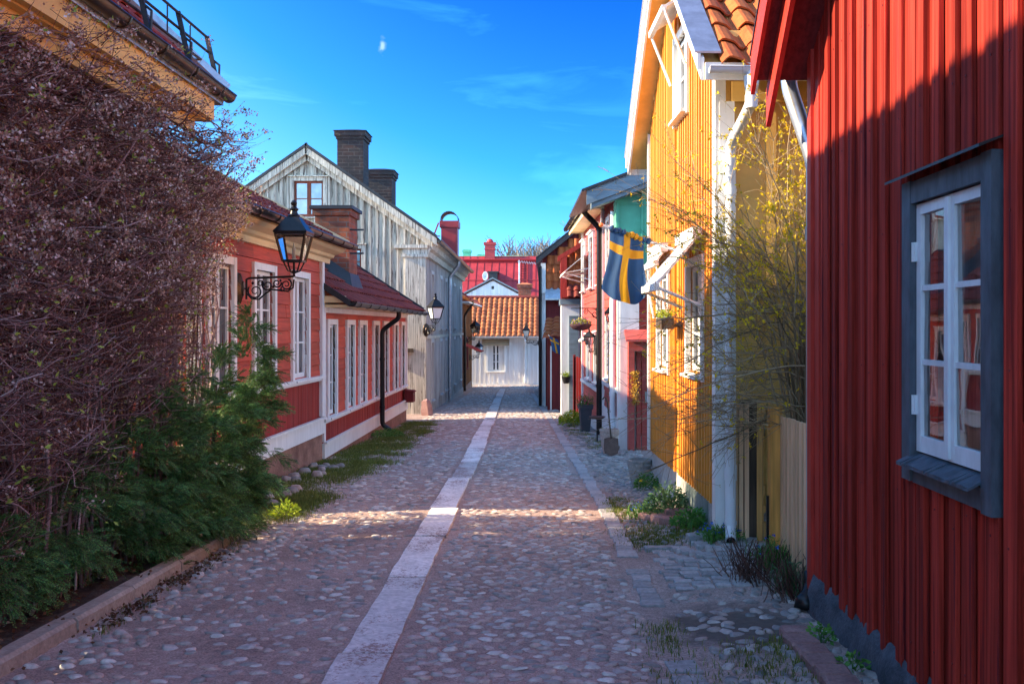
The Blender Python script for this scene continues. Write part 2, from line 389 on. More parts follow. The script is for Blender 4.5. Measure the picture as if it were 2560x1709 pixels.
def glass_mat(name, base=(.02, .025, .03), wob=.3, rough=.015, ior=1.9, scale=3.0):
    m, t, n, l, b = nodes(name)
    g = noise(t, coords(t), 2.5, 2, .5)
    l.new(ramp(t, g, [(.35, tuple(x*.6 for x in base)), (.65, tuple(x*1.6 for x in base))]), b.inputs['Base Color'])
    b.inputs['Roughness'].default_value = rough; b.inputs['IOR'].default_value = ior; b.inputs['Specular IOR Level'].default_value = 1.0
    l.new(bump(t, noise(t, coords(t), scale, 1, .3), wob, .02), b.inputs['Normal'])
    return m
def clear_glass(name, tint=(.9, .95, 1), wob=.25, refl=.22):
    m, t, n, l, b = nodes(name)
    n.remove(b); tr = n.new('ShaderNodeBsdfTransparent'); tr.inputs[0].default_value = (*tint, 1)
    gl = n.new('ShaderNodeBsdfGlossy'); gl.inputs['Roughness'].default_value = .01
    l.new(bump(t, noise(t, coords(t), 3.2, 1, .3), wob, .02), gl.inputs['Normal'])
    fr = n.new('ShaderNodeFresnel'); fr.inputs[0].default_value = 1.5
    ad = n.new('ShaderNodeMath'); ad.operation = 'MULTIPLY_ADD'; ad.inputs[1].default_value = .9; ad.inputs[2].default_value = refl; ad.use_clamp = True
    l.new(fr.outputs[0], ad.inputs[0]); ms = n.new('ShaderNodeMixShader'); l.new(ad.outputs[0], ms.inputs[0]); l.new(tr.outputs[0], ms.inputs[1]); l.new(gl.outputs[0], ms.inputs[2])
    l.new(ms.outputs[0], n['Material Output'].inputs[0]); return m

FALU = paint('falu red boards', (.42, .036, .022), rough=.85, grain=(40, 40, .9), var=.5, worn=(.11, .014, .02), worn_amt=.16, isl=.3, bmp=.5, spec=.15)
FALU_TRIM = paint('red trim boards', (.48, .036, .022), rough=.6, grain=(20, 20, 3), var=.2, isl=.1)
RED_L = paint('red lap siding', (.56, .075, .042), rough=.6, grain=(1.6, 1.6, 30), var=.2, worn=(.16, .018, .02), worn_amt=.05, isl=.25, bmp=.2)
RED_LV = paint('red panelling', (.40, .036, .03), rough=.6, grain=(60, 60, 1.2), var=.3, worn=(.15, .018, .018), worn_amt=.1, isl=.2, bmp=.3)
RED_PINK = paint('pinkish red siding', (.50, .09, .075), rough=.6, grain=(1.5, 1.5, 26), var=.2, isl=.2, bmp=.2)  # pinkish red boards, tone varies at random from board to board
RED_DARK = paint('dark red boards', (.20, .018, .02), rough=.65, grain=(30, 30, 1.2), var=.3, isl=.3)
YEL = paint('ochre ribbed boards', (.68, .275, .034), rough=.55, grain=(26, 26, 1.2), var=.07, isl=.14, bmp=.15, dirt=.15)
YEL_TRIM = paint('ochre trim', (.80, .50, .15), rough=.5, grain=(4, 1, 8), var=.12, isl=.05, dirt=.1)
YEL_PALE = paint('pale yellow pickets', (.92, .55, .32), rough=.6, grain=(24, 24, 1.5), var=.18, isl=.18, bmp=.2)
CREAM = paint('cream cornice', (.85, .66, .36), rough=.55, grain=(1.2, 1.2, 14), var=.12, isl=.05, worn=(.40, .27, .15), worn_amt=-.05)
WHITE = paint('white paint', (.78, .78, .76), rough=.5, grain=(12, 12, 2.5), var=.08, isl=.06, bmp=.12, dirt=.12, worn=(.42, .38, .33), worn_amt=-.06)
WHITE_B = paint('white boards', (.86, .86, .84), rough=.6, grain=(24, 24, 1.2), var=.1, isl=.1, bmp=.15, dirt=.12)
GREYW = paint('weathered grey boards', (.66, .60, .49), rough=.9, grain=(34, 34, .9), var=.4, isl=.25, bmp=.6, spec=.1, worn=(.16, .13, .11), worn_amt=.24, worn_scale=(26, 26, 2.2))
GREYW2 = paint('grey painted boards', (.50, .49, .48), rough=.8, grain=(20, 20, .9), var=.2, isl=.15, bmp=.3, worn=(.24, .23, .23), worn_amt=.08)
SLATEW = paint('blue black casing', (.075, .095, .125), rough=.6, grain=(16, 16, 5), var=.35, isl=.1, bmp=.35, spec=.4)
SASHW = paint('white sash', (.72, .77, .82), rough=.4, grain=(16, 16, 6), var=.08, isl=.05, bmp=.15)
TAN_W = paint('sun browned timber', (.45, .22, .06), rough=.6, grain=(30, 30, 2), var=.3, isl=.1)
OLDWOOD = paint('old dark timber', (.09, .06, .04), rough=.8, grain=(25, 25, 1.5), var=.5, isl=.2, bmp=.5)
BROWNW = paint('brown orange boards', (.30, .12, .04), rough=.7, grain=(24, 24, 1.4), var=.3, isl=.25)
BLACK = plain('black iron', (.012, .012, .014), rough=.35, metal=.3, var=.3, scale=20)
BRONZE = plain('dark copper gutter', (.075, .055, .045), rough=.32, metal=.85, var=.3, scale=7)
STEEL_W = plain('white lacquered pipe', (.66, .69, .72), rough=.35, var=.06, scale=5)
GALV = plain('galvanised pipe', (.45, .48, .52), rough=.32, metal=.75, var=.2, scale=9)
DARKTIN = plain('dark roof tin', (.035, .036, .04), rough=.5, metal=.4, var=.3, scale=5)
GREENTIN = plain('green copper tin', (.10, .42, .26), rough=.55, metal=.1, var=.22, scale=2.4, bmp=.12)
REDTIN = plain('red roof tin', (.36, .035, .04), rough=.45, metal=.1, var=.18, scale=2, isl=.15)
BLUEGREY = paint('blue grey trim', (.20, .27, .31), rough=.6, grain=(3, 3, 14), var=.2, isl=.1)
TILE_O = tilemat('orange pantiles', (.50, .135, .035), (.38, .085, .028))
TILE_L = tilemat('left roof red tiles', (.40, .05, .03), (.30, .035, .025))
TILE_OLD = tilemat('old brown red tiles', (.27, .055, .035), (.15, .028, .026), moss=(.05, .05, .03), moss_amt=.02)
TILE_FAR = tilemat('pale orange tiles', (.52, .19, .075), (.32, .10, .045), moss=(.13, .09, .06), moss_amt=.03)
BRICKR = brick('red brick', (.46, .11, .04), (.30, .06, .03), (.26, .19, .15), bw=.3, bh=.09, soot=(.09, .045, .03))
BRICKD = brick('sooty brick', (.022, .017, .02), (.045, .02, .018), (.075, .07, .07), bw=.36, bh=.115, soot=(.012, .012, .016))
FOUND = stone('pale foundation', (.34, .33, .32), (.46, .45, .43), scale=3, bmp=.2)
FOUND_D = stone('tarred stone foundation', (.03, .035, .045), (.11, .12, .15), scale=5, bmp=1.0)
FOUND_R = stone('red granite foundation', (.16, .075, .055), (.36, .19, .14), scale=4, bmp=.8)
GLASS = glass_mat('old window glass')
GLASS_B = glass_mat('blind backed glass', base=(.20, .30, .33), wob=.15)
CLEAR = clear_glass('clear lantern glass', refl=.05)
CLEARW = clear_glass('clear window glass', refl=.24, wob=.10)
POTG = stone('grey glazed clay', (.22, .23, .23), (.33, .34, .33), scale=4, bmp=.15, rough=.6)
POTT = stone('whitened terracotta', (.40, .27, .22), (.55, .45, .40), scale=5, bmp=.2)
TERRA = stone('bare terracotta', (.40, .13, .06), (.48, .17, .08), scale=6, bmp=.15)
# ------------------------------------------------------------------ ground, road, paving
def road_mat():
    m, t, n, l, b = nodes('sandy gravel')
    f = noise(t, coords(t), 85, 4, .75); g = noise(t, coords(t), 1.6, 6, .6); h = noise(t, coords(t), 22, 4, .6)
    col = ramp(t, g, [(.3, (.31, .22, .19)), (.7, (.48, .36, .32))])
    col = mix(t, 1.0, col, ramp(t, f, [(.25, .35), (.5, .95), (.75, 1.6)]), 'MULTIPLY')
    col = mix(t, 1.0, col, ramp(t, h, [(.3, .75), (.7, 1.15)]), 'MULTIPLY')
    # bare soil in the dip beside the right hand walls and mossy edges
    c = n.new('ShaderNodeTexCoord'); vd = n.new('ShaderNodeVectorMath'); vd.operation = 'SUBTRACT'; vd.inputs[1].default_value = (1.15, 5.55, 0); l.new(c.outputs['Object'], vd.inputs[0])
    vs = n.new('ShaderNodeVectorMath'); vs.operation = 'MULTIPLY'; vs.inputs[1].default_value = (1.25, .85, 0); l.new(vd.outputs[0], vs.inputs[0])
    ln = n.new('ShaderNodeVectorMath'); ln.operation = 'LENGTH'; l.new(vs.outputs[0], ln.inputs[0])
    ad = n.new('ShaderNodeMath'); ad.operation = 'MULTIPLY_ADD'; ad.inputs[1].default_value = .9; l.new(noise(t, coords(t), 3, 6, .7), ad.inputs[0]); l.new(ln.outputs['Value'], ad.inputs[2])
    k = ramp(t, ad.outputs[0], [(.78, 1.), (1.22, 0.)]); soil = mix(t, h, (.085, .068, .06), (.18, .14, .12)); col = mix(t, k, col, soil)
    sx = n.new('ShaderNodeSeparateXYZ'); l.new(c.outputs['Object'], sx.inputs[0])
    mo = n.new('ShaderNodeMath'); mo.operation = 'MULTIPLY_ADD'; mo.inputs[1].default_value = .9; l.new(noise(t, coords(t), 1.4, 7, .7), mo.inputs[0]); l.new(sx.outputs[0], mo.inputs[2])
    k2 = ramp(t, mo.outputs[0], [(.0, 0.), (1.0, 0.)])
    l.new(col, b.inputs['Base Color']); b.inputs['Roughness'].default_value = .9; b.inputs['Specular IOR Level'].default_value = .2
    l.new(bump(t, mix(t, .4, f, h), .8, .012), b.inputs['Normal']); return m
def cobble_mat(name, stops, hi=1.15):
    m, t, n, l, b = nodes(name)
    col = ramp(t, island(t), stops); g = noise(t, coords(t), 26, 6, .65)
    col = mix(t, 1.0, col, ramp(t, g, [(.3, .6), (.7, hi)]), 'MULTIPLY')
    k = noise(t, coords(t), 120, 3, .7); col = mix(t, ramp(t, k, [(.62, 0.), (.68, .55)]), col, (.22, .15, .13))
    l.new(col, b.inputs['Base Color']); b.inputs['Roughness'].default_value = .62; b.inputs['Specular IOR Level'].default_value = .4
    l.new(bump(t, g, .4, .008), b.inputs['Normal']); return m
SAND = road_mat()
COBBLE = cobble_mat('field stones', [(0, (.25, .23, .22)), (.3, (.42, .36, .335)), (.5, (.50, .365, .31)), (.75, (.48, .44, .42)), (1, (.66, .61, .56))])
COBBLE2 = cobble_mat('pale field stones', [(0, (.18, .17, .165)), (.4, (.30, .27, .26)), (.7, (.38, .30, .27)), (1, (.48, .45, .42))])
SETT = cobble_mat('grey setts', [(0, (.27, .28, .28)), (.5, (.38, .38, .38)), (1, (.47, .44, .43))])
SLAB = stone('pale granite slabs', (.62, .59, .58), (.84, .80, .78), scale=3, bmp=.35, isl=.28)
_t = SLAB.node_tree; _b = _t.nodes['Principled BSDF']; _c = _b.inputs['Base Color'].links[0].from_socket
_k = mix(_t, .5, noise(_t, coords(_t), 42, 5, .8), noise(_t, coords(_t, (1.6, .8, 1)), 1.7, 5, .6)); _f = ramp(_t, _k, [(.535, 0.), (.565, .85)])
_t.links.new(mix(_t, _f, _c, (.27, .16, .14)), _b.inputs['Base Color'])
SOIL = stone('dark garden soil', (.05, .04, .036), (.12, .09, .075), scale=7, bmp=1.0)
EARTH = stone('trodden earth', (.14, .11, .09), (.22, .17, .14), scale=2, bmp=.4)
KERBM = stone('tan granite kerb', (.30, .245, .21), (.45, .38, .32), scale=5, bmp=.4, isl=.12)
REDSETT = stone('red granite setts', (.26, .13, .12), (.40, .24, .22), scale=6, bmp=.4, isl=.25)

def sheet(name, xs, ys, mat, zoff=0., kind='structure', rough=0.):
    X, Y = np.meshgrid(xs, ys); Z = gh(X, Y)+zoff
    if rough: Z = Z+RNG.normal(0, rough, Z.shape)
    V = np.stack([X, Y, Z], -1).reshape(-1, 3); nx, ny = len(xs), len(ys)
    i = np.arange(nx-1)[None, :]+nx*np.arange(ny-1)[:, None]; i = i.ravel()
    F = np.stack([i, i+1, i+1+nx, i+nx], 1)
    return V, F
xs = np.unique(np.concatenate([np.linspace(-900, -8, 12), np.linspace(-8, 6, 57), np.linspace(6, 900, 12)]))
ys = np.unique(np.concatenate([np.linspace(-60, -3, 8), np.linspace(-3, 60, 127), np.linspace(60, 1500, 14)]))
V, F = sheet('ground', xs, ys, EARTH, -.07)
tag(bulk('ground', V, F, EARTH, smooth=True), kind='structure')

def interp(y, pts): return np.interp(y, [p[0] for p in pts], [p[1] for p in pts])
XR = [(2, .78), (4.8, .70), (6.7, .63), (8, .59), (9.8, .57), (15, .39), (24, .08), (40, -.55), (56, -1.1)]   # right gutter line
XC = [(0, -.80), (4.57, -.90), (9.5, -1.0), (14.8, -1.10), (25, -1.38), (39.5, -1.81), (47, -2.0)]              # middle strip
XL = [(0, -2.62), (8.2, -2.60), (9, -3.0), (14, -3.1), (24, -3.0), (37, -3.1), (56, -3.7)]                      # left edge
XW = [(0, 1.62), (6, 1.62), (6.6, 1.7), (7.6, 1.6), (7.7, 1.4), (11.4, 1.25), (11.6, 1.6), (16, 1.6), (16.3, 1.35), (19.2, 1.15), (24, .95), (26, .5), (30, 0.1), (56, -.3)]
def domes(C, R, H, ang, sides, irr=.13):
    n = len(C); th = np.linspace(0, 2*np.pi, sides, endpoint=False)[None, :]+ang[:, None]*0
    rr = 1+RNG.normal(0, irr, (n, sides)).clip(-.3, .3)
    prof = [(1.0, -.3), (.94, .45), (.62, .9)]
    ca, sa = np.cos(ang)[:, None], np.sin(ang)[:, None]; V = []
    tilt = RNG.normal(0, .10, (n, 2))
    for (pr, pz) in prof:
        lx = np.cos(th)*rr*pr*R[:, :1]; ly = np.sin(th)*rr*pr*R[:, 1:]
        x = lx*ca-ly*sa; y = lx*sa+ly*ca
        z = H[:, None]*pz+x*tilt[:, :1]+y*tilt[:, 1:]
        V.append(np.stack([C[:, 0:1]+x, C[:, 1:2]+y, C[:, 2:3]+z], -1))
    top = C.copy(); top[:, 2] += H; V.append(top[:, None, :])
    V = np.concatenate(V, 1); k = 3*sides+1; j = np.arange(sides); jn = (j+1) % sides; F = []
    for r in range(2):
        F.append(np.stack([r*sides+j, r*sides+jn, (r+1)*sides+jn], 1)); F.append(np.stack([r*sides+j, (r+1)*sides+jn, (r+1)*sides+j], 1))
    F.append(np.stack([2*sides+j, 2*sides+jn, np.full(sides, 3*sides)], 1)); F = np.concatenate(F)
    F = (F[None]+(np.arange(n)*k)[:, None, None]).reshape(-1, 3)
    return V.reshape(-1, 3), F
# jittered rows of field stones
P = []
y = 1.8; r = 0
while y < 55.5:
    k = 1.0 if y < 9 else (1.18 if y < 16 else 1.5); cell = .098*k
    x = np.arange(-3.6, 2.0, cell)+(r % 2)*cell/2
    P.append(np.stack([x+RNG.normal(0, .018*k, len(x)), np.full(len(x), y)+RNG.normal(0, .014*k, len(x))], 1)); y += .073*k; r += 1
P = np.concatenate(P); x, y = P[:, 0], P[:, 1]
xr, xc, xl, xw = interp(y, XR), interp(y, XC), interp(y, XL), interp(y, XW)
ok = (x > xl) & (x < xw) & (abs(x-xc) > .19) & (abs(x-xr-.06) > .13)
ok &= ~((x > xr) & (x < 1.7) & (y > 6.45) & (y < 7.75))
nzv = np.sin(x*2.1+1.3)*np.sin(y*1.7+.4)+.6*np.sin(x*5.3+y*3.1)+.4*np.sin(x*1.1-y*6.3)
keep = RNG.random(len(x))
wheel = np.exp(-((x-(xc-.80))/.38)**2)
p_keep = np.where(x > xr, .97, .93)-.22*wheel+.10*nzv
p_keep = np.where((x < xc-.2), p_keep-.10-.16*(1-sstep(6.5, 9, y)), p_keep)
soil = ((x-1.15)*1.25)**2+((y-5.55)*.85)**2 < .55
p_keep = np.where(soil, .62, p_keep); ok &= keep < p_keep
ok &= ~((x < -2.55) & (y > 9) & (y < 10.8) & (keep > .35))
P = P[ok]; x, y = P[:, 0], P[:, 1]; xr = interp(y, XR)[...]
big = RNG.random(len(x)) < .05
R = np.stack([RNG.uniform(.027, .052, len(x)), RNG.uniform(.019, .034, len(x))], 1)*np.where(big, 1.3, 1)[:, None]
R *= np.where(y < 9, 1., np.where(y < 16, 1.18, 1.5))[:, None]; R[x > interp(y, XR)] *= 1.12
H = RNG.uniform(.008, .018, len(x))*np.where(x > interp(y, XR), 1.6, 1.0); H[(y < 7) & (x < interp(y, XR))] *= 1.0
edge = x < interp(y, XL)+.45; H[edge & (y < 9)] *= 1.5
soil = ((x-1.15)*1.25)**2+((y-5.55)*.85)**2 < .55; H[soil] *= .8
C = np.stack([x, y, gh(x, y)-.004], 1); ang = RNG.normal(0, .25, len(x))
right = x > interp(y, XR); ang[right] = RNG.uniform(-1.2, 1.2, right.sum())
Vs, Fs, Ms = [], [], []
off = 0
xs = np.linspace(-3.75, 2.6, 128); ys = np.concatenate([np.linspace(-3, 1.5, 8)[:-1], np.linspace(1.5, 20, 370), np.linspace(20, 57, 190)[1:]])
V, F4 = sheet('road', xs, ys, SAND); V[:, 2] += RNG.normal(0, .0022, len(V))
F = np.concatenate([F4[:, [0, 1, 2]], F4[:, [0, 2, 3]]])
Vs.append(V); Fs.append(F); Ms.append(np.zeros(len(F))); off = len(V)
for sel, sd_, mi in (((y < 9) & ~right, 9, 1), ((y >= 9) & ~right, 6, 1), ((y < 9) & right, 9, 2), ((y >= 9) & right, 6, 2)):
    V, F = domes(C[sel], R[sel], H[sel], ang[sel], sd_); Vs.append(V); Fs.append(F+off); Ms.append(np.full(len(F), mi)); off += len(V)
# rows of squared setts: the gutter line, the little apron by the gate, the row beside the red wall
def setts(rows):
    V = []; F = []; b = 0
    for (cx, cy, lx, ly, a, h) in rows:
        ca, sa = math.cos(a), math.sin(a); z0 = float(gh(np.array(cx), np.array(cy)))
        j = lambda s: random.uniform(-s, s)
        for (k, zz) in ((1.0, -.03), (.97, h*.75), (.84, h)):
            for (ux, uy) in ((-1, -1), (1, -1), (1, 1), (-1, 1)):
                px, py = ux*lx/2*k+j(.006), uy*ly/2*k+j(.006); V.append((cx+px*ca-py*sa, cy+px*sa+py*ca, z0+zz+j(.002)))
        for r in (0, 4):
            for q in range(4):
                A, B_, C_, D_ = b+r+q, b+r+(q+1) % 4, b+r+4+(q+1) % 4, b+r+4+q; F += [(A, B_, C_), (A, C_, D_)]
        F += [(b+8, b+9, b+10), (b+8, b+10, b+11)]; b += 12
    return np.array(V), np.array(F)
rows = []
yy = 6.15
while yy < 40:
    ly = random.uniform(.13, .24) if yy < 20 else random.uniform(.3, .5)
    if not (7.0 < yy < 7.35): rows.append((float(interp(yy, XR))+.06+random.uniform(-.012, .012), yy+ly/2, random.uniform(.13, .165), ly-.012, -.02, .016))
    yy += ly
for yy in (4.3, 4.5, 4.72, 4.95): rows.append((.72, yy, .17, .18, .1, .016))
y0 = 6.50
while y0 < 7.62:
    ly = random.uniform(.085, .10); x0 = .83+random.uniform(0, .08)
    while x0 < 1.62:
        lx = random.uniform(.11, .17); rows.append((x0+lx/2, y0+ly/2+(x0-.8)*.05, lx-.013, ly-.012, .05+random.uniform(-.03, .03), .014)); x0 += lx
    y0 += ly
rows += [(.96, 7.74, .30, .10, .03, .03), (1.32, 7.79, .32, .12, .06, .035), (1.62, 7.82, .26, .12, .0, .03)]
V, F = setts(rows); Vs.append(V); Fs.append(F+off); Ms.append(np.full(len(F), 3)); off += len(V)
rows = []
yy = 1.5
while yy < 5.35: ly = random.uniform(.14, .2); rows.append((1.40+random.uniform(-.01, .01)-(yy-4)*.0, yy+ly/2, .17, ly-.012, random.uniform(-.05, .05), .05)); yy += ly
rows += [(1.02, 9.1, .16, .22, .5, .06), (1.10, 8.9, .15, .2, .45, .06), (1.16, 8.68, .16, .2, .4, .055), (1.22, 8.46, .16, .18, .3, .05), (1.33, 8.95, .42, .08, .1, .05)]
V, F = setts(rows); Vs.append(V); Fs.append(F+off); Ms.append(np.full(len(F), 4)); off += len(V)
o = bulk('road', np.concatenate(Vs), np.concatenate(Fs), [SAND, COBBLE, COBBLE2, SETT, REDSETT], mi=np.concatenate(Ms))
ms = np.concatenate(Ms); sm = (ms == 0) | (ms == 1) | (ms == 2); o.data.polygons.foreach_set('use_smooth', sm)
tag(o, kind='structure')
# the strip of granite slabs down the middle
mb = MB(); yy = 1.4; 
while yy < 46:
    ln = random.choice([.35, .8, 1.0, 1.15, 1.5, 1.7]) if yy < 9.5 else random.uniform(1.2, 2.4)
    a, b = yy+.014, yy+ln-.014; wd = random.uniform(.124, .140); xa, xb = float(interp(a, XC)), float(interp(b, XC)); sh = random.uniform(-.012, .012); hj = random.uniform(-.006, .006)
    n = 9; top = []; 
    for i in range(n+1):
        f = i/n; yv = a+(b-a)*f; xv = xa+(xb-xa)*f+sh; z = float(gh(np.array(xv), np.array(yv)))+.019+hj
        e1, e2 = random.uniform(-.005, .005), random.uniform(-.005, .005); top.append(((xv-wd+e1, yv, z), (xv+wd+e2, yv, z)))
    vs = []
    for (l_, r_) in top: vs += [Vector(l_), Vector(r_), Vector(l_)-Vector((.004, 0, .06)), Vector(r_)-Vector((-.004, 0, .06))]
    fs = []
    for i in range(n): q = 4*i; fs += [(q, q+1, q+5, q+4), (q+2, q, q+4, q+6), (q+1, q+3, q+7, q+5)]
    fs += [(0, 2, 3, 1), (4*n, 4*n+1, 4*n+3, 4*n+2)]
    mb.add(vs, fs); yy += ln
tag(mb.build('path', SLAB), kind='structure')
# kerb and the soil bed behind it on the left
mb = MB(); yy = 1.0
while yy < 8.4:
    ln = random.uniform(.75, 1.0); b = min(8.45, yy+ln-.012); z0 = float(gh(np.array(-2.7), np.array(yy))); z1 = float(gh(np.array(-2.7), np.array(b)))
    d = random.uniform(-.008, .008); hh = .088
    vs = [(-2.63+d, yy, z0-.1), (-2.74+d, yy, z0-.1), (-2.74+d, yy, z0+hh), (-2.65+d, yy, z0+hh), (-2.63+d, yy, z0+hh-.02)]
    vs += [(p[0], b, p[2]+z1-z0) for p in vs]; n = 5
    mb.add(vs, [tuple(range(5)), tuple(range(9, 4, -1))]+[(i, (i+1) % 5, (i+1) % 5+5, i+5) for i in range(5)]); yy += ln
tag(mb.build('kerb', KERBM), kind='structure')
xs = np.linspace(-3.5, -2.72, 22); ys = np.linspace(-1, 8.5, 160); V, F = sheet('bed', xs, ys, SOIL, .055, rough=.012)
tag(bulk('soil', V, F, SOIL, smooth=True), kind='structure')
# ------------------------------------------------------------------ left side of the street
Z = lambda h: CAM_H+h
px = lambda u, y: (u-1248)*y/2200
# ---- pale yellow house behind the climbing shrub
pk = 1.0
H = thing('yellow_house', 'pale yellow house with dark gutter and roof rail behind the tangle of bare climbing stems', 'house', (-3.35, 5, -.1))
M, Ln = frame((-3.32, -6), (-3.32, 7.74), (1, 0))
mb = MB(M); batten_wall(mb, 0, Ln, .32, lambda s: Z(1.75), .15, .035, bt=.018); mb.build('wall', YEL_PALE, H)
M2, L2_ = frame((-3.32, 7.74), (-6.3, 7.74), (0, 1))
mb = MB(M2); batten_wall(mb, 0, L2_, .32, lambda s: Z(1.8), .15, .035, bt=.018); mb.build('end_wall', YEL_PALE, H)
mb = MB(); mb.box((-6.3, -6, -.4), (-3.36, 7.70, .32)); mb.build('foundation', FOUND, H)
# boxed yellow eave
mb = MB(); mb.box((-2.76, -6, Z(1.70)), (-2.71, 7.88, Z(1.90))); mb.box((-3.34, -6, Z(1.685)), (-2.76, 7.84, Z(1.715)))
mb.box((-2.86, -6, Z(1.57)), (-2.82, 7.74, Z(1.685)))
mb.box((-3.34, 7.84, Z(1.685)), (-2.73, 7.88, Z(1.87)))
mb.build('eave_board', YEL_TRIM, H)
gutter(H, (-2.65, -6, Z(1.94)), (-2.65, 8.07, Z(1.94)), .060, BRONZE, brackets=24)
U = Vector((0, 1, 0)); W = Vector((-1, 0, pk)).normalized(); O = Vector((-2.68, -5, Z(1.94))); fl = 13.02
rl = 2.04*math.sqrt(2); yend = O.y+fl; run = 2.04
mb = MB(); tiles(mb, O, U, W, fl-.04, rl, per=.22, course=.28, amp=.02, clip=lambda p: p.y < yend-(O.x-p.x)+.08); rf = mb.build('roof', TILE_L, H)
mb = MB(); D = Vector((0, 0, -.05)); E0 = O+U*fl; R0 = Vector((O.x-run, O.y, O.z+run)); R1_ = Vector((O.x-run, yend-run, O.z+run)); B0 = Vector((O.x-2*run, O.y, O.z)); B1 = Vector((O.x-2*run, yend, O.z))
mb.plate([O+D, E0+D, R1_+D, R0+D], (0, 0, -.04)); mb.plate([B0+D, B1+D, R1_+D, R0+D], (0, 0, -.04)); mb.plate([E0+D, B1+D, R1_+D], (0, 0, -.04))
mb.tube([E0+Vector((0, 0, .03)), R1_+Vector((0, 0, .05)), R0+Vector((0, 0, .05))], .085, 8)  # cap widened so the shadow it casts has a smooth edge
mb.build('shadow_shaping_hip', GALV, rf)  # unseen hip end and ridge, shaped so the roof's shadow stops short
# snow rail
mb = MB(); ro = O+W*.15
for i, yv in enumerate((2.0, 3.3, 4.5, 5.6, 6.6, 7.35, 7.98)):
    a = ro+Vector((0, yv+5, .03)); mb.beam(a-W*.10+Vector((0,0,.0)), a+Vector((-.02, 0, .34)), .035, .02, (0, 1, 0)); mb.tube([a+Vector((.08, 0, -.06)), a+Vector((.085, 0, .10)), a+Vector((.0, 0, .17))], .010, 6)
for dz in (.10, .21, .325): mb.tube([ro+Vector((-.01, 6.0, .03+dz)), ro+Vector((-.01, 13.0, .03+dz))], .011, 6)
for k in range(14): a = ro+Vector((-.01, 6.6+k*.46, .13)); mb.tube([a, a+Vector((0, 0, .225))], .006, 5)
mb.build('roof_rail', DARKTIN, H)

# ---- low red house with lap siding
def panel_wall(H, M, s0, s1, zsk0, zsk1, zsill, ztop, wins, skirt=True, brk=()):
    holes = [(a, b, c, d) for (a, b, c, d) in wins]
    mb = MB(M); lap_wall(mb, s0, s1, zsill, ztop, .17, holes); mb.build('wall', RED_L, H)
    mb = MB(M); batten_wall(mb, s0, s1, zsk1-.02, lambda s: zsill-.002, .085, .012, bt=.004, jit=.05, wob=.002); mb.build('lower_panelling', RED_LV, H)
    mb = MB(M); mb.box((s0-.02, .0, zsill-.03), (s1+.02, .075, zsill+.012)); mb.box((s0, .0, zsill-.065), (s1, .04, zsill-.031))
    mb.build('sill_band', WHITE, H)
    mb = MB(M); mb.box((s0-.01, -.02, zsk0), (s1+.01, .05, zsk1)); mb.box((s0-.01, .03, zsk1+.001), (s1+.01, .085, zsk1+.03)); mb.build('skirting', WHITE, H)
    for i, (a, b, c, d) in enumerate(wins):
        window(H, M, a, b, c, d, WHITE, WHITE, GLASS, cw=.085, cols=2, rows=3, proud=.045, rec=.02, st=.05, sill=True)
LH = thing('red_house', 'low red lap sided house with three white windows and a cream cornice', 'house', (-3.4, 11.8, -.3))
M, Ln = frame((-3.455, 9.45), (-3.35, 14.4), (1, 0))
panel_wall(LH, M, 0, Ln, -.03, .19, .83, 2.54, [(.37, 1.05, .86, 2.24), (1.82, 2.53, .86, 2.24), (3.41, 4.12, .86, 2.24)])
mb = MB(M); mb.box((0.0, -.2, -.8), (Ln, .02, -.032)); mb.build('foundation', FOUND_R, LH)
for a_, b_ in ((-.05, .09), (Ln-.1, Ln+.03)): mb = MB(M); mb.box((a_, -.05, .23), (b_, .05, 2.535)); mb.build('corner_board', WHITE, LH)
mb = MB(M); P_ = [(0, 2.53), (.05, 2.53), (.06, 2.60), (.11, 2.62), (.13, 2.66), (.25, 2.70), (.30, 2.74), (.30, 2.80), (0, 2.80)]
mb.add([(-.1, t, z) for t, z in P_]+[(Ln+.34, t, z) for t, z in P_], [tuple(range(9)), tuple(range(17, 8, -1))]+[(i, (i+1) % 9, (i+1) % 9+9, i+9) for i in range(9)])
mb.build('cornice', CREAM, LH)
M2, L2_ = frame((-3.455, 9.45), (-9.4, 9.45), (0, -1)); tp = lambda s: min(2.75+s*.53, 2.75+(5.94-s)*.53)
mb = MB(M2); lap_wall(mb, 0, L2_, -.2, 2.75, .17); mb.build('end_wall', RED_L, LH)
M3, L3_ = frame((-3.35, 14.4), (-9.3, 14.4), (0, 1))
mb = MB(M3); lap_wall(mb, 0, L3_, -.2, 2.7, .17); upright(mb, 0, L3_/2, -.03, 0, 2.7, tp); upright(mb, L3_/2, L3_, -.03, 0, 2.7, tp); mb.build('end_wall', RED_L, LH)
sd3 = Vector((M[0][0], M[1][0], 0)); tdir = Vector((M[0][1], M[1][1], 0)); O = Vector((M[0][3], M[1][3], 0))+tdir*.36+sd3*-.25+Vector((0, 0, 2.82))
W = (-tdir+Vector((0, 0, .53))).normalized()
mb = MB(); hx = 1.55; tiles(mb, O, sd3, W, Ln+.55, 3.85, per=.21, course=.32, amp=.022, clip=lambda p: (p-O).dot(sd3) > -(p-O).dot(tdir)*.9-.05); rf = mb.build('roof', TILE_OLD, LH)  # unseen near hip, shaped so less of the roof's shadow reaches the street
dn_ = Vector((0, 0, -.05)); rk = O+W*3.85+sd3*3.06; mb = MB(); mb.plate([O+dn_, O+sd3*(Ln+.55)+dn_, O+sd3*(Ln+.55)+W*3.85+dn_, rk+dn_], (0, 0, -.03))
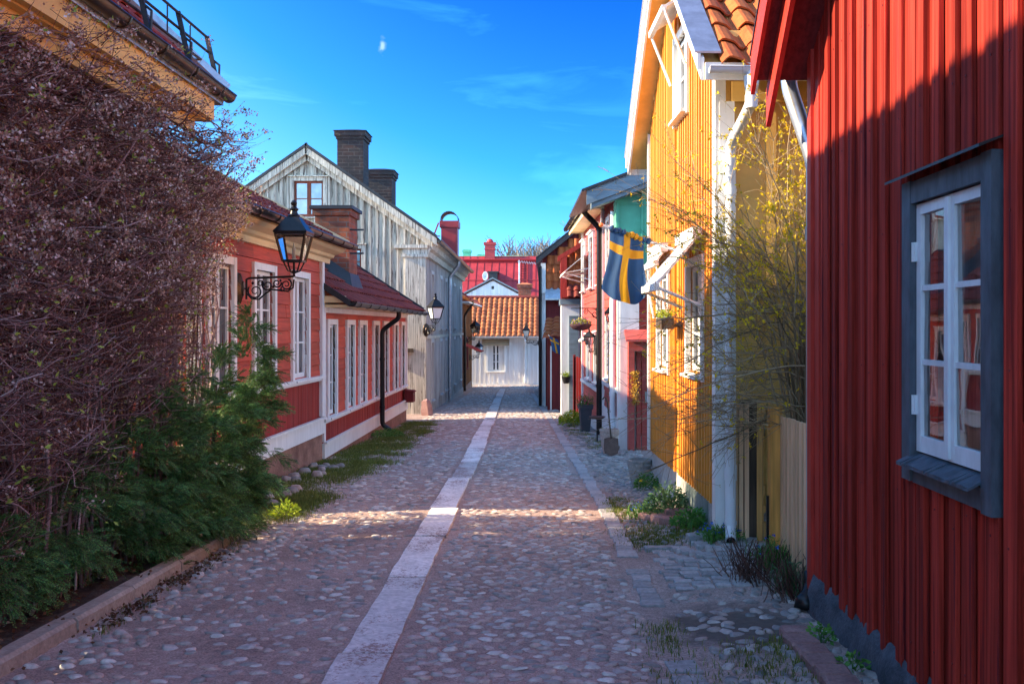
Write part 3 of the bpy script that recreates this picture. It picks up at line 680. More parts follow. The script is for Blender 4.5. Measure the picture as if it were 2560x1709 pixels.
ob = O-tdir*6.80; W2 = (tdir+Vector((0, 0, .53))).normalized(); mb.plate([ob, ob+sd3*(Ln+.55), ob+sd3*(Ln+.55)+W2*3.85, ob+W2*3.85+sd3*3.06], (0, 0, -.05)); mb.plate([O+dn_, rk+dn_, ob+dn_], (0, 0, -.03))
mb.build('roof_boarding', OLDWOOD, rf)
mb = MB(); p = O+sd3*(Ln+.53)+Vector((0, 0, -.06)); mb.plate([p, p+W*3.9, p+W*3.9+Vector((0, 0, .12)), p+Vector((0, 0, .12))], sd3*.04); mb.build('barge_board', CREAM, LH)
gutter(LH, O+tdir*.06+Vector((0,0,-.01)), O+tdir*.06+sd3*(Ln+.62)+Vector((0,0,-.02)), .062, BRONZE, brackets=9)

# ---- lower red annex
AN = thing('red_house', 'long low red annex with a row of tall narrow white windows', 'house', (-3.35, 18.8, -.6))
M, Ln = frame((-3.35, 14.45), (-3.35, 23.2), (1, 0)); s_ = lambda y: y-14.45
wy = [(14.72, 15.34), (16.16, 16.78), (17.26, 17.92), (18.66, 19.28), (19.86, 20.46), (21.22, 21.82), (22.3, 22.9)]
panel_wall(AN, M, 0, Ln, -.42, -.20, .16, 1.93, [(s_(a)+.06, s_(b)-.02, .19, 1.60) for a, b in wy])
mb = MB(M); mb.box((0, -.2, -1.2), (Ln, .02, -.422)); mb.build('foundation', FOUND_R, AN)
mb = MB(M); mb.box((0, 0, 1.78), (Ln, .05, 1.93)); mb.build('frieze_board', WHITE, AN)
for a_, b_ in ((-.02, .08), (Ln-.1, Ln+.02)): mb = MB(M); mb.box((a_, -.05, -.168), (b_, .045, 1.778)); mb.build('corner_board', WHITE, AN)
pk = .65; O = Vector((-2.93, 14.42, 1.95)); W = Vector((-1, 0, pk)).normalized(); U = Vector((0, 1, 0)); ln = 8.95
mb = MB(); tiles(mb, O, U, W, ln, 3.7, per=.2, course=.36, amp=.02, lift=.035); rf = mb.build('roof', TILE_OLD, AN)
mb = MB(); mb.plate([O+Vector((0,0,-.04)), O+U*ln+Vector((0,0,-.04)), O+U*ln+W*3.7+Vector((0,0,-.04)), O+W*3.7+Vector((0,0,-.04))], (0, 0, -.04))
ob = Vector((-9.2, 14.42, 1.95)); W2 = Vector((1, 0, pk)).normalized(); mb.plate([ob, ob+U*ln, ob+U*ln+W2*3.75, ob+W2*3.75], (0, 0, -.05))
mb.build('roof_boarding', OLDWOOD, rf)
mb = MB(); p = O+U*ln+Vector((0, 0, -.05)); mb.plate([p, p+W*3.75, p+W*3.75+Vector((0, 0, .13)), p+Vector((0, 0, .13))], (0, .05, 0)); mb.build('verge_flashing', DARKTIN, rf); mb = MB()
p = O+Vector((0.02, -.05, -.08)); mb.plate([p, p+W*3.7, p+W*3.7+Vector((0, 0, .1)), p+Vector((0, 0, .1))], (0, .04, 0)); mb.build('verge_flashing', DARKTIN, rf)
mb = MB(); mb.box((-3.36, 14.41, 1.93), (-2.98, 14.45, 2.03)); mb.box((-3.35, 14.45, 1.86), (-2.95, 23.3, 1.90)); mb.build('eave_board', CREAM, AN)
gutter(AN, (-2.87, 14.38, 1.93), (-2.87, 23.42, 1.90), .06, BLACK, brackets=11)
pipe(AN, [(-2.89, 19.1, 1.88), (-2.89, 19.1, 1.74), (-3.22, 19.1, 1.50), (-3.22, 19.1, -.38), (-3.05, 19.1, -.5)], .048, BLACK, collars=[((-3.22, 19.1, .9), .05), ((-3.22, 19.1, -.05), .05)])
tri = lambda s: min(1.9+s*pk, 1.9+(5.9-s)*pk)
M3, L3_ = frame((-3.35, 23.2), (-9.2, 23.2), (0, 1)); mb = MB(M3); upright(mb, 0, L3_/2, -.03, 0, -.9, tri); upright(mb, L3_/2, L3_, -.03, 0, -.9, tri); mb.build('end_wall', RED_DARK, AN)
# brick chimney on the annex roof
mb = MB(); mb.box((-4.06, 17.0, 1.9), (-3.46, 17.75, Z(1.98))); mb.box((-4.10, 16.96, Z(1.98)), (-3.42, 17.79, Z(2.09))); ch = mb.build('chimney', BRICKR, rf)
mb = MB(); mb.box((-4.14, 16.92, Z(2.09)), (-3.38, 17.83, Z(2.15))); 
for zz in (1.72, 1.30): mb.box((-3.46, 17.1, Z(zz)), (-3.22, 17.13, Z(zz)+.03))
mb.add([(-4.2, 16.82, 2.6), (-3.35, 16.82, 2.18), (-3.35, 17.95, 2.18), (-4.2, 17.95, 2.6), (-4.08, 16.98, 2.95), (-3.44, 16.98, 2.52), (-3.44, 17.77, 2.52), (-4.08, 17.77, 2.95)], [(0,1,5,4), (1,2,6,5), (2,3,7,6), (3,0,4,7)])
mb.build('chimney_cap', DARKTIN, AN)

REDSASH = paint('red brown sash', (.26, .06, .03), grain=(14, 14, 4))
# ---- tall weathered grey house, gable to the viewer
GH = thing('grey_house', 'tall weathered grey timber house with peeling paint and steep gable', 'house', (-5.9, 30, -.8))
M, Ln = frame((-3.27, 26.3), (-9.67, 26.3), (0, -1)); apex = 6.40; hw_ = 3.2
top = lambda s: apex-.13-abs(s-hw_)*.70
gw = (2.78, 3.58, 4.585, 5.56); gw2 = (1.73, 2.41, 2.985, 3.71)
mb = MB(M); batten_wall(mb, 0, hw_, -1.1, top, .185, .068, [gw, gw2], bt=.055, jit=.1, wob=.006); batten_wall(mb, hw_, Ln, -1.1, top, .185, .068, [gw, gw2], bt=.055, jit=.1, wob=.006)
mb.build('gable_wall', GREYW, GH)
for g in (gw, gw2): window(GH, M, *g, GREYW, REDSASH, GLASS_B, cw=.11, cols=2, rows=2, proud=.065, rec=.02, st=.055, head=1)
mb = MB(M); mb.box((-.04, -.05, -1.5), (.52, .12, 3.47)); mb.box((-.1, -.05, 3.47), (.61, .17, 3.55)); mb.box((-.07, -.05, 3.55), (.58, .14, 3.71)); mb.box((-.1, -.05, 3.71), (.82, .22, 3.80)); mb.box((-.06, -.05, -1.5), (.57, .16, -.94))
mb.build('corner_pilaster', GREYW, GH)
M2, L2_ = frame((-3.27, 26.3), (-3.46, 40.5), (1, 0))
ups = [(1.15, 1.8), (3.84, 4.5), (5.6, 6.25), (9.1, 9.85), (12.05, 12.8)]
holes = [(a, b, 1.55, 3.08) for a, b in ups]+[(a, b, -.53, 1.11) for a, b in ups]
mb = MB(M2); batten_wall(mb, 0, L2_, -.97, lambda s: 3.8, .26, .055, holes, bt=.03); mb.build('wall', GREYW2, GH)
for a, b, c, d in holes: window(GH, M2, a, b, c, d, GREYW2, GREYW2, GLASS, cw=.11, cols=2, rows=3, proud=.075, rec=.02)
mb = MB(M2); P_ = [(0, 3.49), (.11, 3.49), (.13, 3.64), (.22, 3.69), (.26, 3.82), (.35, 3.86), (.35, 3.97), (0, 3.97)]; n = 8
mb.add([(-.1, t, z) for t, z in P_]+[(L2_+.1, t, z) for t, z in P_], [tuple(range(n)), tuple(range(2*n-1, n-1, -1))]+[(i, (i+1) % n, (i+1) % n+n, i+n) for i in range(n)]); mb.build('cornice', GREYW, GH)
mb = MB(M2); mb.box((.02, 0, 1.23), (L2_, .06, 1.32)); mb.build('string_course', GREYW, GH)
mb = MB(M2); mb.box((-.02, -.2, -1.9), (L2_, .05, -.972)); mb.build('foundation', FOUND, GH)
W = Vector((-1, 0, .70)).normalized(); W2 = Vector((1, 0, .70)).normalized(); U = Vector((-.014, 1, 0)).normalized(); sl_ = 4.36
mb = MB(); O = Vector((-2.92, 26.05, 3.97)); tiles(mb, O, U, W, 14.7, sl_, per=.32, course=.44, amp=.022)
ob = Vector((-10.02, 26.05, 3.97)); tiles(mb, ob, U, W2, 14.7, sl_, per=.32, course=.44, amp=.022); rf = mb.build('roof', TILE_OLD, GH)
for (o_, w_) in ((O, W), (ob, W2)):
    mb = MB(); mb.plate([o_+Vector((0, -.02, .01)), o_+w_*sl_+Vector((0, -.02, .01)), o_+w_*sl_+Vector((0, -.02, .10)), o_+Vector((0, -.02, .10))], (0, .13, 0)); mb.build('verge_flashing', DARKTIN, rf)
for (o_, w_) in ((O, W), (ob, W2)):
    mb = MB()
    mb.plate([o_+Vector((0, .0, -.19)), o_+w_*sl_+Vector((0, .0, -.19)), o_+w_*sl_+Vector((0, 0, .0)), o_+Vector((0, 0, .0))], (0, .05, 0))
    mb.plate([o_+w_*.16+Vector((0, .11, -.35)), o_+w_*sl_+Vector((0, .11, -.35)), o_+w_*sl_+Vector((0, .11, -.15)), o_+w_*.16+Vector((0, .11, -.15))], (0, .05, 0))
    mb.plate([o_+Vector((0, .05, -.18)), o_+w_*sl_+Vector((0, .05, -.18)), o_+w_*sl_+Vector((0, .05, -.12)), o_+Vector((0, .05, -.12))], (0, .25, 0))
    mb.build('barge_board', GREYW, GH)
gutter(GH, (-2.87, 26.1, 3.93), (-3.05, 40.7, 3.91), .075, BRONZE)
pipe(GH, [(-2.96, 33.3, 3.86), (-2.96, 33.3, 3.7), (-3.27, 33.3, 3.3), (-3.27, 33.3, -1.1), (-3.12, 33.3, -1.2)], .065, GALV)
mb = MB(); mb.box((-10.1, 40.4, -1.6), (-3.5, 40.5, 3.9)); mb.plate([(-9.98, 40.45, 3.9), (-3.3, 40.45, 3.9), (-6.64, 40.45, 6.2)], (0, .08, 0)); mb.build('end_wall', GREYW2, GH)
def stack(x, y, wx, wy, z0, z1, parent, bm, name='chimney', capm=DARKTIN):
    mb = MB(); mb.box((x-wx/2, y-wy/2, z0), (x+wx/2, y+wy/2, z1-.36)); 
    mb.box((x-wx/2-.035, y-wy/2-.035, z1-.36), (x+wx/2+.035, y+wy/2+.035, z1-.27)); mb.box((x-wx/2-.08, y-wy/2-.08, z1-.27), (x+wx/2+.08, y+wy/2+.08, z1-.1))
    c = mb.build(name, bm, parent)
    mb = MB(); e = .12; mb.add([(x-wx/2-e, y-wy/2-e, z1-.1), (x+wx/2+e, y-wy/2-e, z1-.1), (x+wx/2+e, y+wy/2+e, z1-.1), (x-wx/2-e, y+wy/2+e, z1-.1), (x-wx/2*.4, y-.1, z1+.02), (x+wx/2*.4, y-.1, z1+.02), (x+wx/2*.4, y+.1, z1+.02), (x-wx/2*.4, y+.1, z1+.02)],
        [(0,3,2,1),(4,5,6,7),(0,1,5,4),(1,2,6,5),(2,3,7,6),(3,0,4,7)]); mb.build('chimney_cap', capm, parent)
stack(-6.17, 31.0, .83, .95, 4.8, Z(6.34), rf, BRICKD)
stack(-6.03, 35.3, 1.0, .95, 4.6, Z(5.79), rf, BRICKD)
# red tin chimney with an arched cowl
cx, cy = -3.90, 39.4
mb = MB(); mb.box((cx-.33, cy, 4.2), (cx+.33, cy+.75, Z(4.1))); mb.box((cx-.39, cy-.06, Z(4.1)), (cx+.39, cy+.81, Z(4.36)))
mb.beam((cx-.42, cy-.1, Z(4.27)), (cx-.75, cy-.1, Z(3.4)), .055, .055); mb.beam((cx-.36, cy-.1, Z(3.72)), (cx-.60, cy-.1, Z(3.72)), .045, .045); mb.build('tin_chimney', REDTIN, rf)
mb = MB(); A = [(cx+.36*math.cos(math.pi*k/10), Z(4.36)+.02+.35*math.sin(math.pi*k/10)) for k in range(11)]
for (p, q) in zip(A[:-1], A[1:]): mb.plate([(p[0], cy-.05, p[1]), (q[0], cy-.05, q[1]), (q[0], cy+.8, q[1]), (p[0], cy+.8, p[1])], (0, 0, .03))
mb.build('chimney_cowl', DARKTIN, rf)

# ---- narrow brown house beyond
BH = thing('brown_house', 'narrow orange brown timber house just beyond the tall grey house', 'house', (-3.7, 45, -1.4))
M, Ln = frame((-3.62, 41.0), (-3.80, 49.5), (1, 0))
hol = [(2.0, 2.8, -.4, 1.0), (5.0, 5.8, -.4, 1.0)]
mb = MB(M); batten_wall(mb, 0, Ln, -1.2, lambda s: 2.85, .22, .06, hol, bt=.03); mb.build('wall', BROWNW, BH)
for a in hol: window(BH, M, *a, RED_DARK, WHITE, GLASS, cw=.09)
mb = MB(M); mb.box((0, -.3, -2.0), (Ln, .05, -1.202)); mb.build('foundation', FOUND_R, BH)
W = Vector((-1, 0, .6)).normalized(); O = Vector((-3.22, 40.95, 2.82)); mb = MB(); tiles(mb, O, Vector((-.02, 1, 0)), W, 8.7, 3.5, per=.3, course=.4, amp=.02); mb.build('roof', TILE_L, BH)
mb = MB(); mb.box((-3.6, 40.9, 2.6), (-3.2, 49.5, 2.66)); mb.build('eave_board', WHITE, BH)
gutter(BH, (-3.16, 40.9, 2.78), (-3.34, 49.6, 2.76), .06, REDTIN)
pipe(BH, [(-3.20, 43.0, 2.72), (-3.20, 43.0, 2.6), (-3.55, 43.0, 2.1), (-3.55, 43.0, -1.3)], .055, BRONZE)
mb = MB(); W = Vector((1, 0, -.45)).normalized(); O = Vector((-3.66, 43.5, .75)); tiles(mb, O+W*.8, Vector((0, 1, 0)), -W, 2.4, .8, per=.24, course=.3, amp=.02); mb.build('porch_roof', TILE_L, BH)
for yy_ in (41.02, 49.4):
    mb = MB(); mb.box((-9.6, yy_, -2.0), (-3.72, yy_+.08, 2.8)); mb.plate([(-9.5, yy_+.04, 2.8), (-3.5, yy_+.04, 2.8), (-6.5, yy_+.04, 4.6)], (0, .06, 0)); mb.build('end_wall', BROWNW, BH)

# ------------------------------------------------------------------ end of the street
WHH = thing('white_house', 'low white boarded cottage with orange tile roof closing the end of the street', 'house', (-2.1, 53, -1.7))
M, Ln = frame((-5.3, 52.0), (0.9, 52.0), (0, -1)); wx = lambda u: (u-1248)*52/2200+5.3
hw = (wx(1119), wx(1156), Z(-2.38), Z(-.95))
mb = MB(M); batten_wall(mb, 0, Ln, Z(-3.05), lambda s: Z(-.45), .24, .05, [hw], bt=.03); mb.build('wall', WHITE_B, WHH)
wn = window(WHH, M, *hw, WHITE_B, WHITE, GLASS, cw=.1, cols=2, rows=3, proud=.06, st=.06, mun=.035)
mb = MB(M)
for a, b in ((hw[0]+.06, hw[0]+.3), (hw[1]-.3, hw[1]-.06)): mb.box((a, -.03, hw[2]+.06), (b, -.025, hw[3]-.05))
mb.build('curtain', WHITE, wn)
mb = MB(M); mb.plate([(hw[0]-.3, .05, Z(-.66)), (hw[1]+.3, .05, Z(-.66)), (hw[1]+.3, .32, Z(-.92)), (hw[0]-.3, .32, Z(-.92))], (0, 0, -.06))
mb.build('awning', paint('tan awning cloth', (.40, .30, .18), grain=(2, 2, 2)), WHH)
mb = MB(M); mb.box((0, -.2, Z(-3.4)), (Ln, .06, Z(-3.06))); mb.box((0, -.02, Z(-.62)), (Ln, .1, Z(-.48))); mb.build('foundation', WHITE_B, WHH)
O = Vector((-5.5, 51.6, Z(-.47))); W = Vector((0, 1, .63)).normalized(); mb = MB(); tiles(mb, O, Vector((1, 0, 0)), W, 6.7, 4.05, per=.29, course=.37, amp=.045, lift=.04); 
rf = mb.build('roof', TILE_FAR, WHH)
mb = MB(); mb.tube([O+W*4.05+Vector((0, 0, .02)), O+W*4.05+Vector((6.7, 0, .02))], .1, 8); ob = Vector((-5.5, 58.4, Z(-.47))); W2 = Vector((0, -1, .63)).normalized(); mb.plate([ob, ob+Vector((6.7, 0, 0)), ob+Vector((6.7, 0, 0))+W2*4.05, ob+W2*4.05], (0, 0, -.05)); mb.build('ridge', TILE_OLD, rf)
gutter(WHH, (-5.5, 51.52, Z(-.52)), (1.2, 51.52, Z(-.52)), .06, STEEL_W)
pipe(WHH, [(-1.02, 51.55, Z(-.58)), (-1.02, 51.55, Z(-.75)), (-1.02, 51.88, Z(-.9)), (-1.02, 51.88, Z(-3.0))], .06, STEEL_W)
for xx, nm in ((-5.3, (-1, 0)), (.9, (1, 0))):
    M2, l2 = frame((xx, 52), (xx, 58), nm); tt = lambda s: min(Z(-.3)+s*.62, Z(-.3)+(6-s)*.62); mb = MB(M2); upright(mb, 0, 3, -.05, 0, Z(-3.3), tt); upright(mb, 3, 6, -.05, 0, Z(-3.3), tt); mb.build('end_wall', WHITE_B, WHH)
# white gable behind
G2 = thing('white_house', 'pale blue white gable rising behind the orange tile roof', 'house', (-3.3, 62, -1.7))
M, Ln = frame((-5.2, 62), (-1.45, 62), (0, -1)); tt = lambda s: Z(3.0)-abs(s-1.88)*.52
vt = (1.8, 1.97, Z(2.45), Z(2.65))
mb = MB(M); batten_wall(mb, 0, 1.88, Z(-3.2), tt, .2, .05, [vt], bt=.03); batten_wall(mb, 1.88, Ln, Z(-3.2), tt, .2, .05, [vt], bt=.03); mb.build('gable_wall', WHITE_B, G2)
mb = MB(M); mb.box((1.8, -.05, Z(2.45)), (1.97, -.01, Z(2.65))); mb.build('vent', DARKTIN, G2)
mb = MB(M); cx = 1.88
for sg in (-1, 1):
    a = Vector((cx, -6, Z(3.12))); b = Vector((cx+sg*2.25, -6, Z(3.12)-2.25*.52)); 
    mb.plate([a, b, b+Vector((0, 6.2, 0)), a+Vector((0, 6.2, 0))], (0, 0, .09))
mb.build('roof', BLUEGREY, G2)
mb = MB()
for xx in (-5.15, -1.5): mb.box((xx-.05, 62.03, Z(-3.2)), (xx+.05, 68, Z(1.9)))
mb.build('side_wall', WHITE_B, G2)
# red tin roofed building
RB = thing('red_roofed_house', 'large house with standing seam red tin roof and red chimney far behind', 'house', (-4, 76, -1.7))
mb = MB(); mb.box((-16, 76, -2), (5, 86, Z(2.5))); mb.build('wall', RED_PINK, RB)
O = Vector((-16.3, 75.4, Z(2.4))); W = Vector((0, 1, .95)).normalized(); mb = MB(); lnr = 4.9
mb.plate([O, O+Vector((21.6, 0, 0)), O+Vector((21.6, 0, 0))+W*lnr, O+W*lnr], (0, 0, -.08))
Nn = Vector((0, -.95, 1)).normalized()
for k in range(37): a = O+Vector((.6*k, 0, 0))+Nn*.01; mb.beam(a, a+W*lnr, .03, .06, Nn)
a = O+W*1.9+Nn*.05; mb.box((O.x, a.y-.02, a.z), (O.x+21.6, a.y+.02, a.z+.05))
a = O+W*4.3; mb.beam(a+Nn*.12, a+Nn*.12+Vector((21.6, 0, 0)), .08, .25, Nn)
mb.plate([O+Vector((0, 10.8, 0)), O+Vector((21.6, 10.8, 0)), O+W*lnr+Vector((21.6, 3.4, 0)), O+W*lnr+Vector((0, 3.4, 0))], (0, 0, -.08))
mb.plate([O+W*lnr, O+W*lnr+Vector((21.6, 0, 0)), O+W*lnr+Vector((21.6, 3.5, 0)), O+W*lnr+Vector((0, 3.5, 0))], (0, 0, .06))
rf = mb.build('roof', REDTIN, RB)
mb = MB(); mb.box((-4.85, 78.6, Z(5.2)), (-4.05, 79.4, Z(6.9))); mb.box((-4.95, 78.5, Z(6.75)), (-3.95, 79.5, Z(6.95))); mb.box((-4.9, 78.55, Z(6.35)), (-4.0, 79.45, Z(6.45)))
mb.lathe([(.22, 0), (.3, .05), (.2, .25), (.1, .3)], (-4.45, 79, Z(6.95)), 10); mb.beam((-3.9, 79, Z(6.4)), (-3.3, 79, Z(5.6)), .07, .07); mb.build('chimney', REDTIN, rf)
mb = MB(); x0, x1 = px(1121, 76), px(1141, 76); mb.box((x0, 75.6, Z(3.15)), (x1, 77.4, Z(4.3))); mb.box((x0-.08, 75.5, Z(4.3)), (x1+.1, 77.6, Z(4.4))); mb.build('roof_hatch', DARKTIN, rf)
lad = MB(); x0, x1 = px(1194, 76.5), px(1208, 76.5)
for xx in (x0, x1): a = O+W*.6; b = O+W*4.8; lad.beam((xx, a.y-.1, a.z+.1), (xx, b.y-.1, b.z+.1), .07, .07)
for k in range(13): a = O+W*(.8+.3*k); lad.beam((x0, a.y-.1, a.z+.1), (x1, a.y-.1, a.z+.1), .05, .05)
lad.build('roof_ladder', RED_DARK, rf)
# green tin roofed building glimpsed beyond
GB = thing('green_roofed_house', 'far building of which only green tin roof and chimneys show above the red roof', 'house', (-7, 96, -1.7))
mb = MB(); mb.box((-20, 96, -2), (-1, 104, Z(6.6))); mb.build('wall', CREAM, GB)
mb = MB(); mb.plate([(-20.4, 95.6, Z(6.6)), (-.6, 95.6, Z(6.6)), (-1.6, 99, Z(7.3)), (-19, 99, Z(7.3))], (0, 0, .05)); mb.plate([(-20.4, 104.4, Z(6.6)), (-.6, 104.4, Z(6.6)), (-1.6, 99.1, Z(7.3)), (-19, 99.1, Z(7.3))], (0, 0, .05)); rf = mb.build('roof', GREENTIN, GB)
for u, hh in ((1071, 7.85), (1104, 7.35)):
    mb = MB(); xx = px(u, 97); mb.box((xx-.38, 96.8, Z(6.6)), (xx+.38, 97.6, Z(hh))); mb.box((xx-.46, 96.7, Z(hh)-.3), (xx+.46, 97.7, Z(hh)-.1)); mb.build('chimney', GREENTIN, rf)
# ------------------------------------------------------------------ right side of the street
# ---- falu red house close to the viewer
RH = thing('red_house', 'near dark red board and batten house with a black framed white window', 'house', (1.65, 3, -.1))
XR1 = 1.67; FY = 5.95
M, Ln = frame((XR1, FY), (XR1, -.5), (-1, 0)); sy = lambda y: FY-y
pk = 1.0; eave = Z(1.66); rdg = 3.3
top = lambda s: min(eave+s*pk, eave+(2*rdg-s)*pk)
hole = (sy(4.25), sy(3.56), Z(-.565), Z(.545))
seams = [5.74, 5.60, 5.45, 5.30, 5.14, 4.98, 4.83, 4.66, 4.47, 4.32, 4.17, 4.02, 3.87, 3.73, 3.53, 3.37, 3.21, 3.02, 2.86, 2.68, 2.50, 2.33, 2.15, 1.97, 1.8, 1.6, 1.4, 1.2, 1.0, .8, .6, .4, .2, 0, -.2]
mb = MB(M); prev = 0.05
for k, ys_ in enumerate(seams):
    e = sy(ys_+random.uniform(-.01, .01)); zb_ = Z(-1.55)+random.uniform(-.012, .008); dp = random.uniform(-.004, .004)
    if random.random() < .35 and k not in (8, 9, 10, 11, 12, 13, 14):
        zj_ = random.uniform(.6, 2.9); upright(mb, prev, e, -.03, dp, zb_, lambda s: zj_, [hole]); upright(mb, prev, e, -.03, dp+random.uniform(-.003, .003), zj_+.004, top, [hole])
    else: upright(mb, prev, e, -.03, dp, zb_, top, [hole])
    prev = e
nails = []
for k, ys_ in enumerate(seams[1:]):
    e = sy(ys_); hw_ = random.uniform(.026, .050); off = random.uniform(-.014, .014); tb = random.uniform(.018, .034)
    upright(mb, e-hw_+off, e+hw_+off, .006, tb, Z(-1.56)+random.uniform(-.012, .012), top, [hole])
    for zn in (.18, .78, 1.36, 1.98, 2.56, 3.1):
        zn += random.uniform(-.05, .05); sn = e+off+random.uniform(-.012, .012)
        if not (hole[0]-.12 < sn < hole[1]+.12 and hole[2]-.15 < zn < hole[3]+.15): nails.append((sn, tb, zn))
wl_ = mb.build('wall', FALU, RH)
mb = MB(M)
for sn, tb, zn in nails: mb.box((sn-.004, tb-.003, zn-.004), (sn+.004, tb+.0025, zn+.004))
tag(mb.build('nail_heads', RED_DARK, wl_), kind='stuff')
mb = MB(M); mb.slab(-.03, .05, -.03, .03, Z(-1.63), top(0)-.0, top(.05)); mb.slab(-.02, .15, -.02, .010, Z(-1.60), top(0), top(.13)); mb.build('corner_board', FALU_TRIM, RH)
# far end wall
M2, L2_ = frame((XR1+.02, FY), (8.0, FY), (0, 1)); mb = MB(M2); batten_wall(mb, 0, L2_, Z(-1.66), lambda s: eave, .16, .07); mb.build('end_wall', FALU, RH)
# foundation, rough tarred stone
n = 70; V = []; F = []
for i in range(n):
    yv = FY-.05-i*(FY+.5)/n
    for j, (xo, zz) in enumerate(((-.10, -.65), (-.085, -.36), (-.06, -.22), (-.035, -.08), (-.01, .0), (.06, .035))):
        V.append((XR1+xo+RNG.normal(0, .010), yv, Z(-1.55)+zz+.02+(RNG.normal(0, .014) if j < 5 else 0)))
for i in range(n-1):
    for j in range(5): a = i*6+j; F.append((a, a+1, a+7, a+6))
bulk('foundation', V, F, FOUND_D, RH, smooth=True)
mb = MB(); mb.box((XR1+.02, FY-.01, -.7), (8, FY-.03, Z(-1.66))); 
mb.build('end_foundation', FOUND_D, RH)
# roof with boarded soffit and double barge boards
roofz = lambda y: eave+(FY-y)*pk
XO = 1.335
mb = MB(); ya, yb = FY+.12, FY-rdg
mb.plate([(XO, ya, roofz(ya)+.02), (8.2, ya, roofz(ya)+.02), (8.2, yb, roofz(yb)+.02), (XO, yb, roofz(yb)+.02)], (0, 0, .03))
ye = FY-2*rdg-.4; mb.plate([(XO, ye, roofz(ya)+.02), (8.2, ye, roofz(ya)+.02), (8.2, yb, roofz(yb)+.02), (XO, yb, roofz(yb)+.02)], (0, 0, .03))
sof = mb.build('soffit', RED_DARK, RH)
mb = MB()
for xo, dz0, dz1, th, y0 in ((XO-.027, -.07, .17, .025, ya), (XO+.075, -.25, -.015, .03, ya+.02)):
    mb.plate([(xo, y0, roofz(y0)+dz0), (xo, yb, roofz(yb)+dz0), (xo, yb, roofz(yb)+dz1), (xo, y0, roofz(y0)+dz1)], (th, 0, 0))
    mb.plate([(xo, ye, roofz(y0)+dz0), (xo, yb, roofz(yb)+dz0), (xo, yb, roofz(yb)+dz1), (xo, ye, roofz(y0)+dz1)], (th, 0, 0))
mb.build('barge_board', FALU_TRIM, RH)
mb = MB(); W = Vector((0, -1, pk)).normalized(); tiles(mb, (XO+.05, ya+.05, roofz(ya)+.10), (1, 0, 0), W, 6.8, 4.75, per=.24, course=.33, amp=.03); mb.build('roof', TILE_O, RH)
mb = MB(); mb.plate([(XO-.035, ya, roofz(ya)+.172), (XO-.035, yb, roofz(yb)+.172), (XO-.035, yb, roofz(yb)+.187), (XO-.035, ya, roofz(ya)+.187)], (.16, 0, 0)); mb.build('verge_flashing', DARKTIN, RH)
# window
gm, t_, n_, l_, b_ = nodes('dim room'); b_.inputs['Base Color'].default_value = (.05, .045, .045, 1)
c = (hole[0], hole[1], hole[2], hole[3]); cw = .095; Mw = M
mb = MB(Mw); pr = .05
mb.box((c[0]-cw, -.02, c[2]-.115), (c[0], pr, c[3]+.10)); mb.box((c[1], -.02, c[2]-.125), (c[1]+.085, pr, c[3]+.10)); mb.box((c[0], -.02, c[3]), (c[1], pr-.004, c[3]+.096)); mb.box((c[0], -.02, c[2]-.12), (c[1], pr-.012, c[2]-.035))
wn = mb.build('window', SLATEW, RH)
mb = MB(Mw); mb.add([(c[0]-cw-.05, .0, c[3]+.155), (c[1]+.12, .0, c[3]+.155), (c[1]+.12, pr+.06, c[3]+.115), (c[0]-cw-.05, pr+.06, c[3]+.115), (c[0]-cw-.05, .0, c[3]+.147), (c[1]+.12, .0, c[3]+.147), (c[1]+.12, pr+.06, c[3]+.103), (c[0]-cw-.05, pr+.06, c[3]+.103)],
    [(0,3,2,1),(4,5,6,7),(0,1,5,4),(1,2,6,5),(2,3,7,6),(3,0,4,7)]); mb.build('head_flashing', DARKTIN, wn)
mb = MB(Mw); k = 14
for i in range(k):
    a = c[0]-.03+(c[1]-c[0]+.03)*i/k; b = c[0]-.03+(c[1]-c[0]+.03)*(i+1)/k; wv = .004*math.sin(i*1.3)
    mb.add([(a, .0, c[2]+.015), (b, .0, c[2]+.015), (b, pr+.05+wv, c[2]-.03+wv), (a, pr+.05-wv, c[2]-.03-wv), (a, .0, c[2]+.005), (b, .0, c[2]+.005), (b, pr+.05, c[2]-.045), (a, pr+.05, c[2]-.045)], [(0,3,2,1),(4,5,6,7),(0,1,5,4),(1,2,6,5),(2,3,7,6),(3,0,4,7)])
mb.build('sill', SLATEW, wn)
t0, t1 = -.02, .022; mid = (c[0]+c[1])/2; e = .004
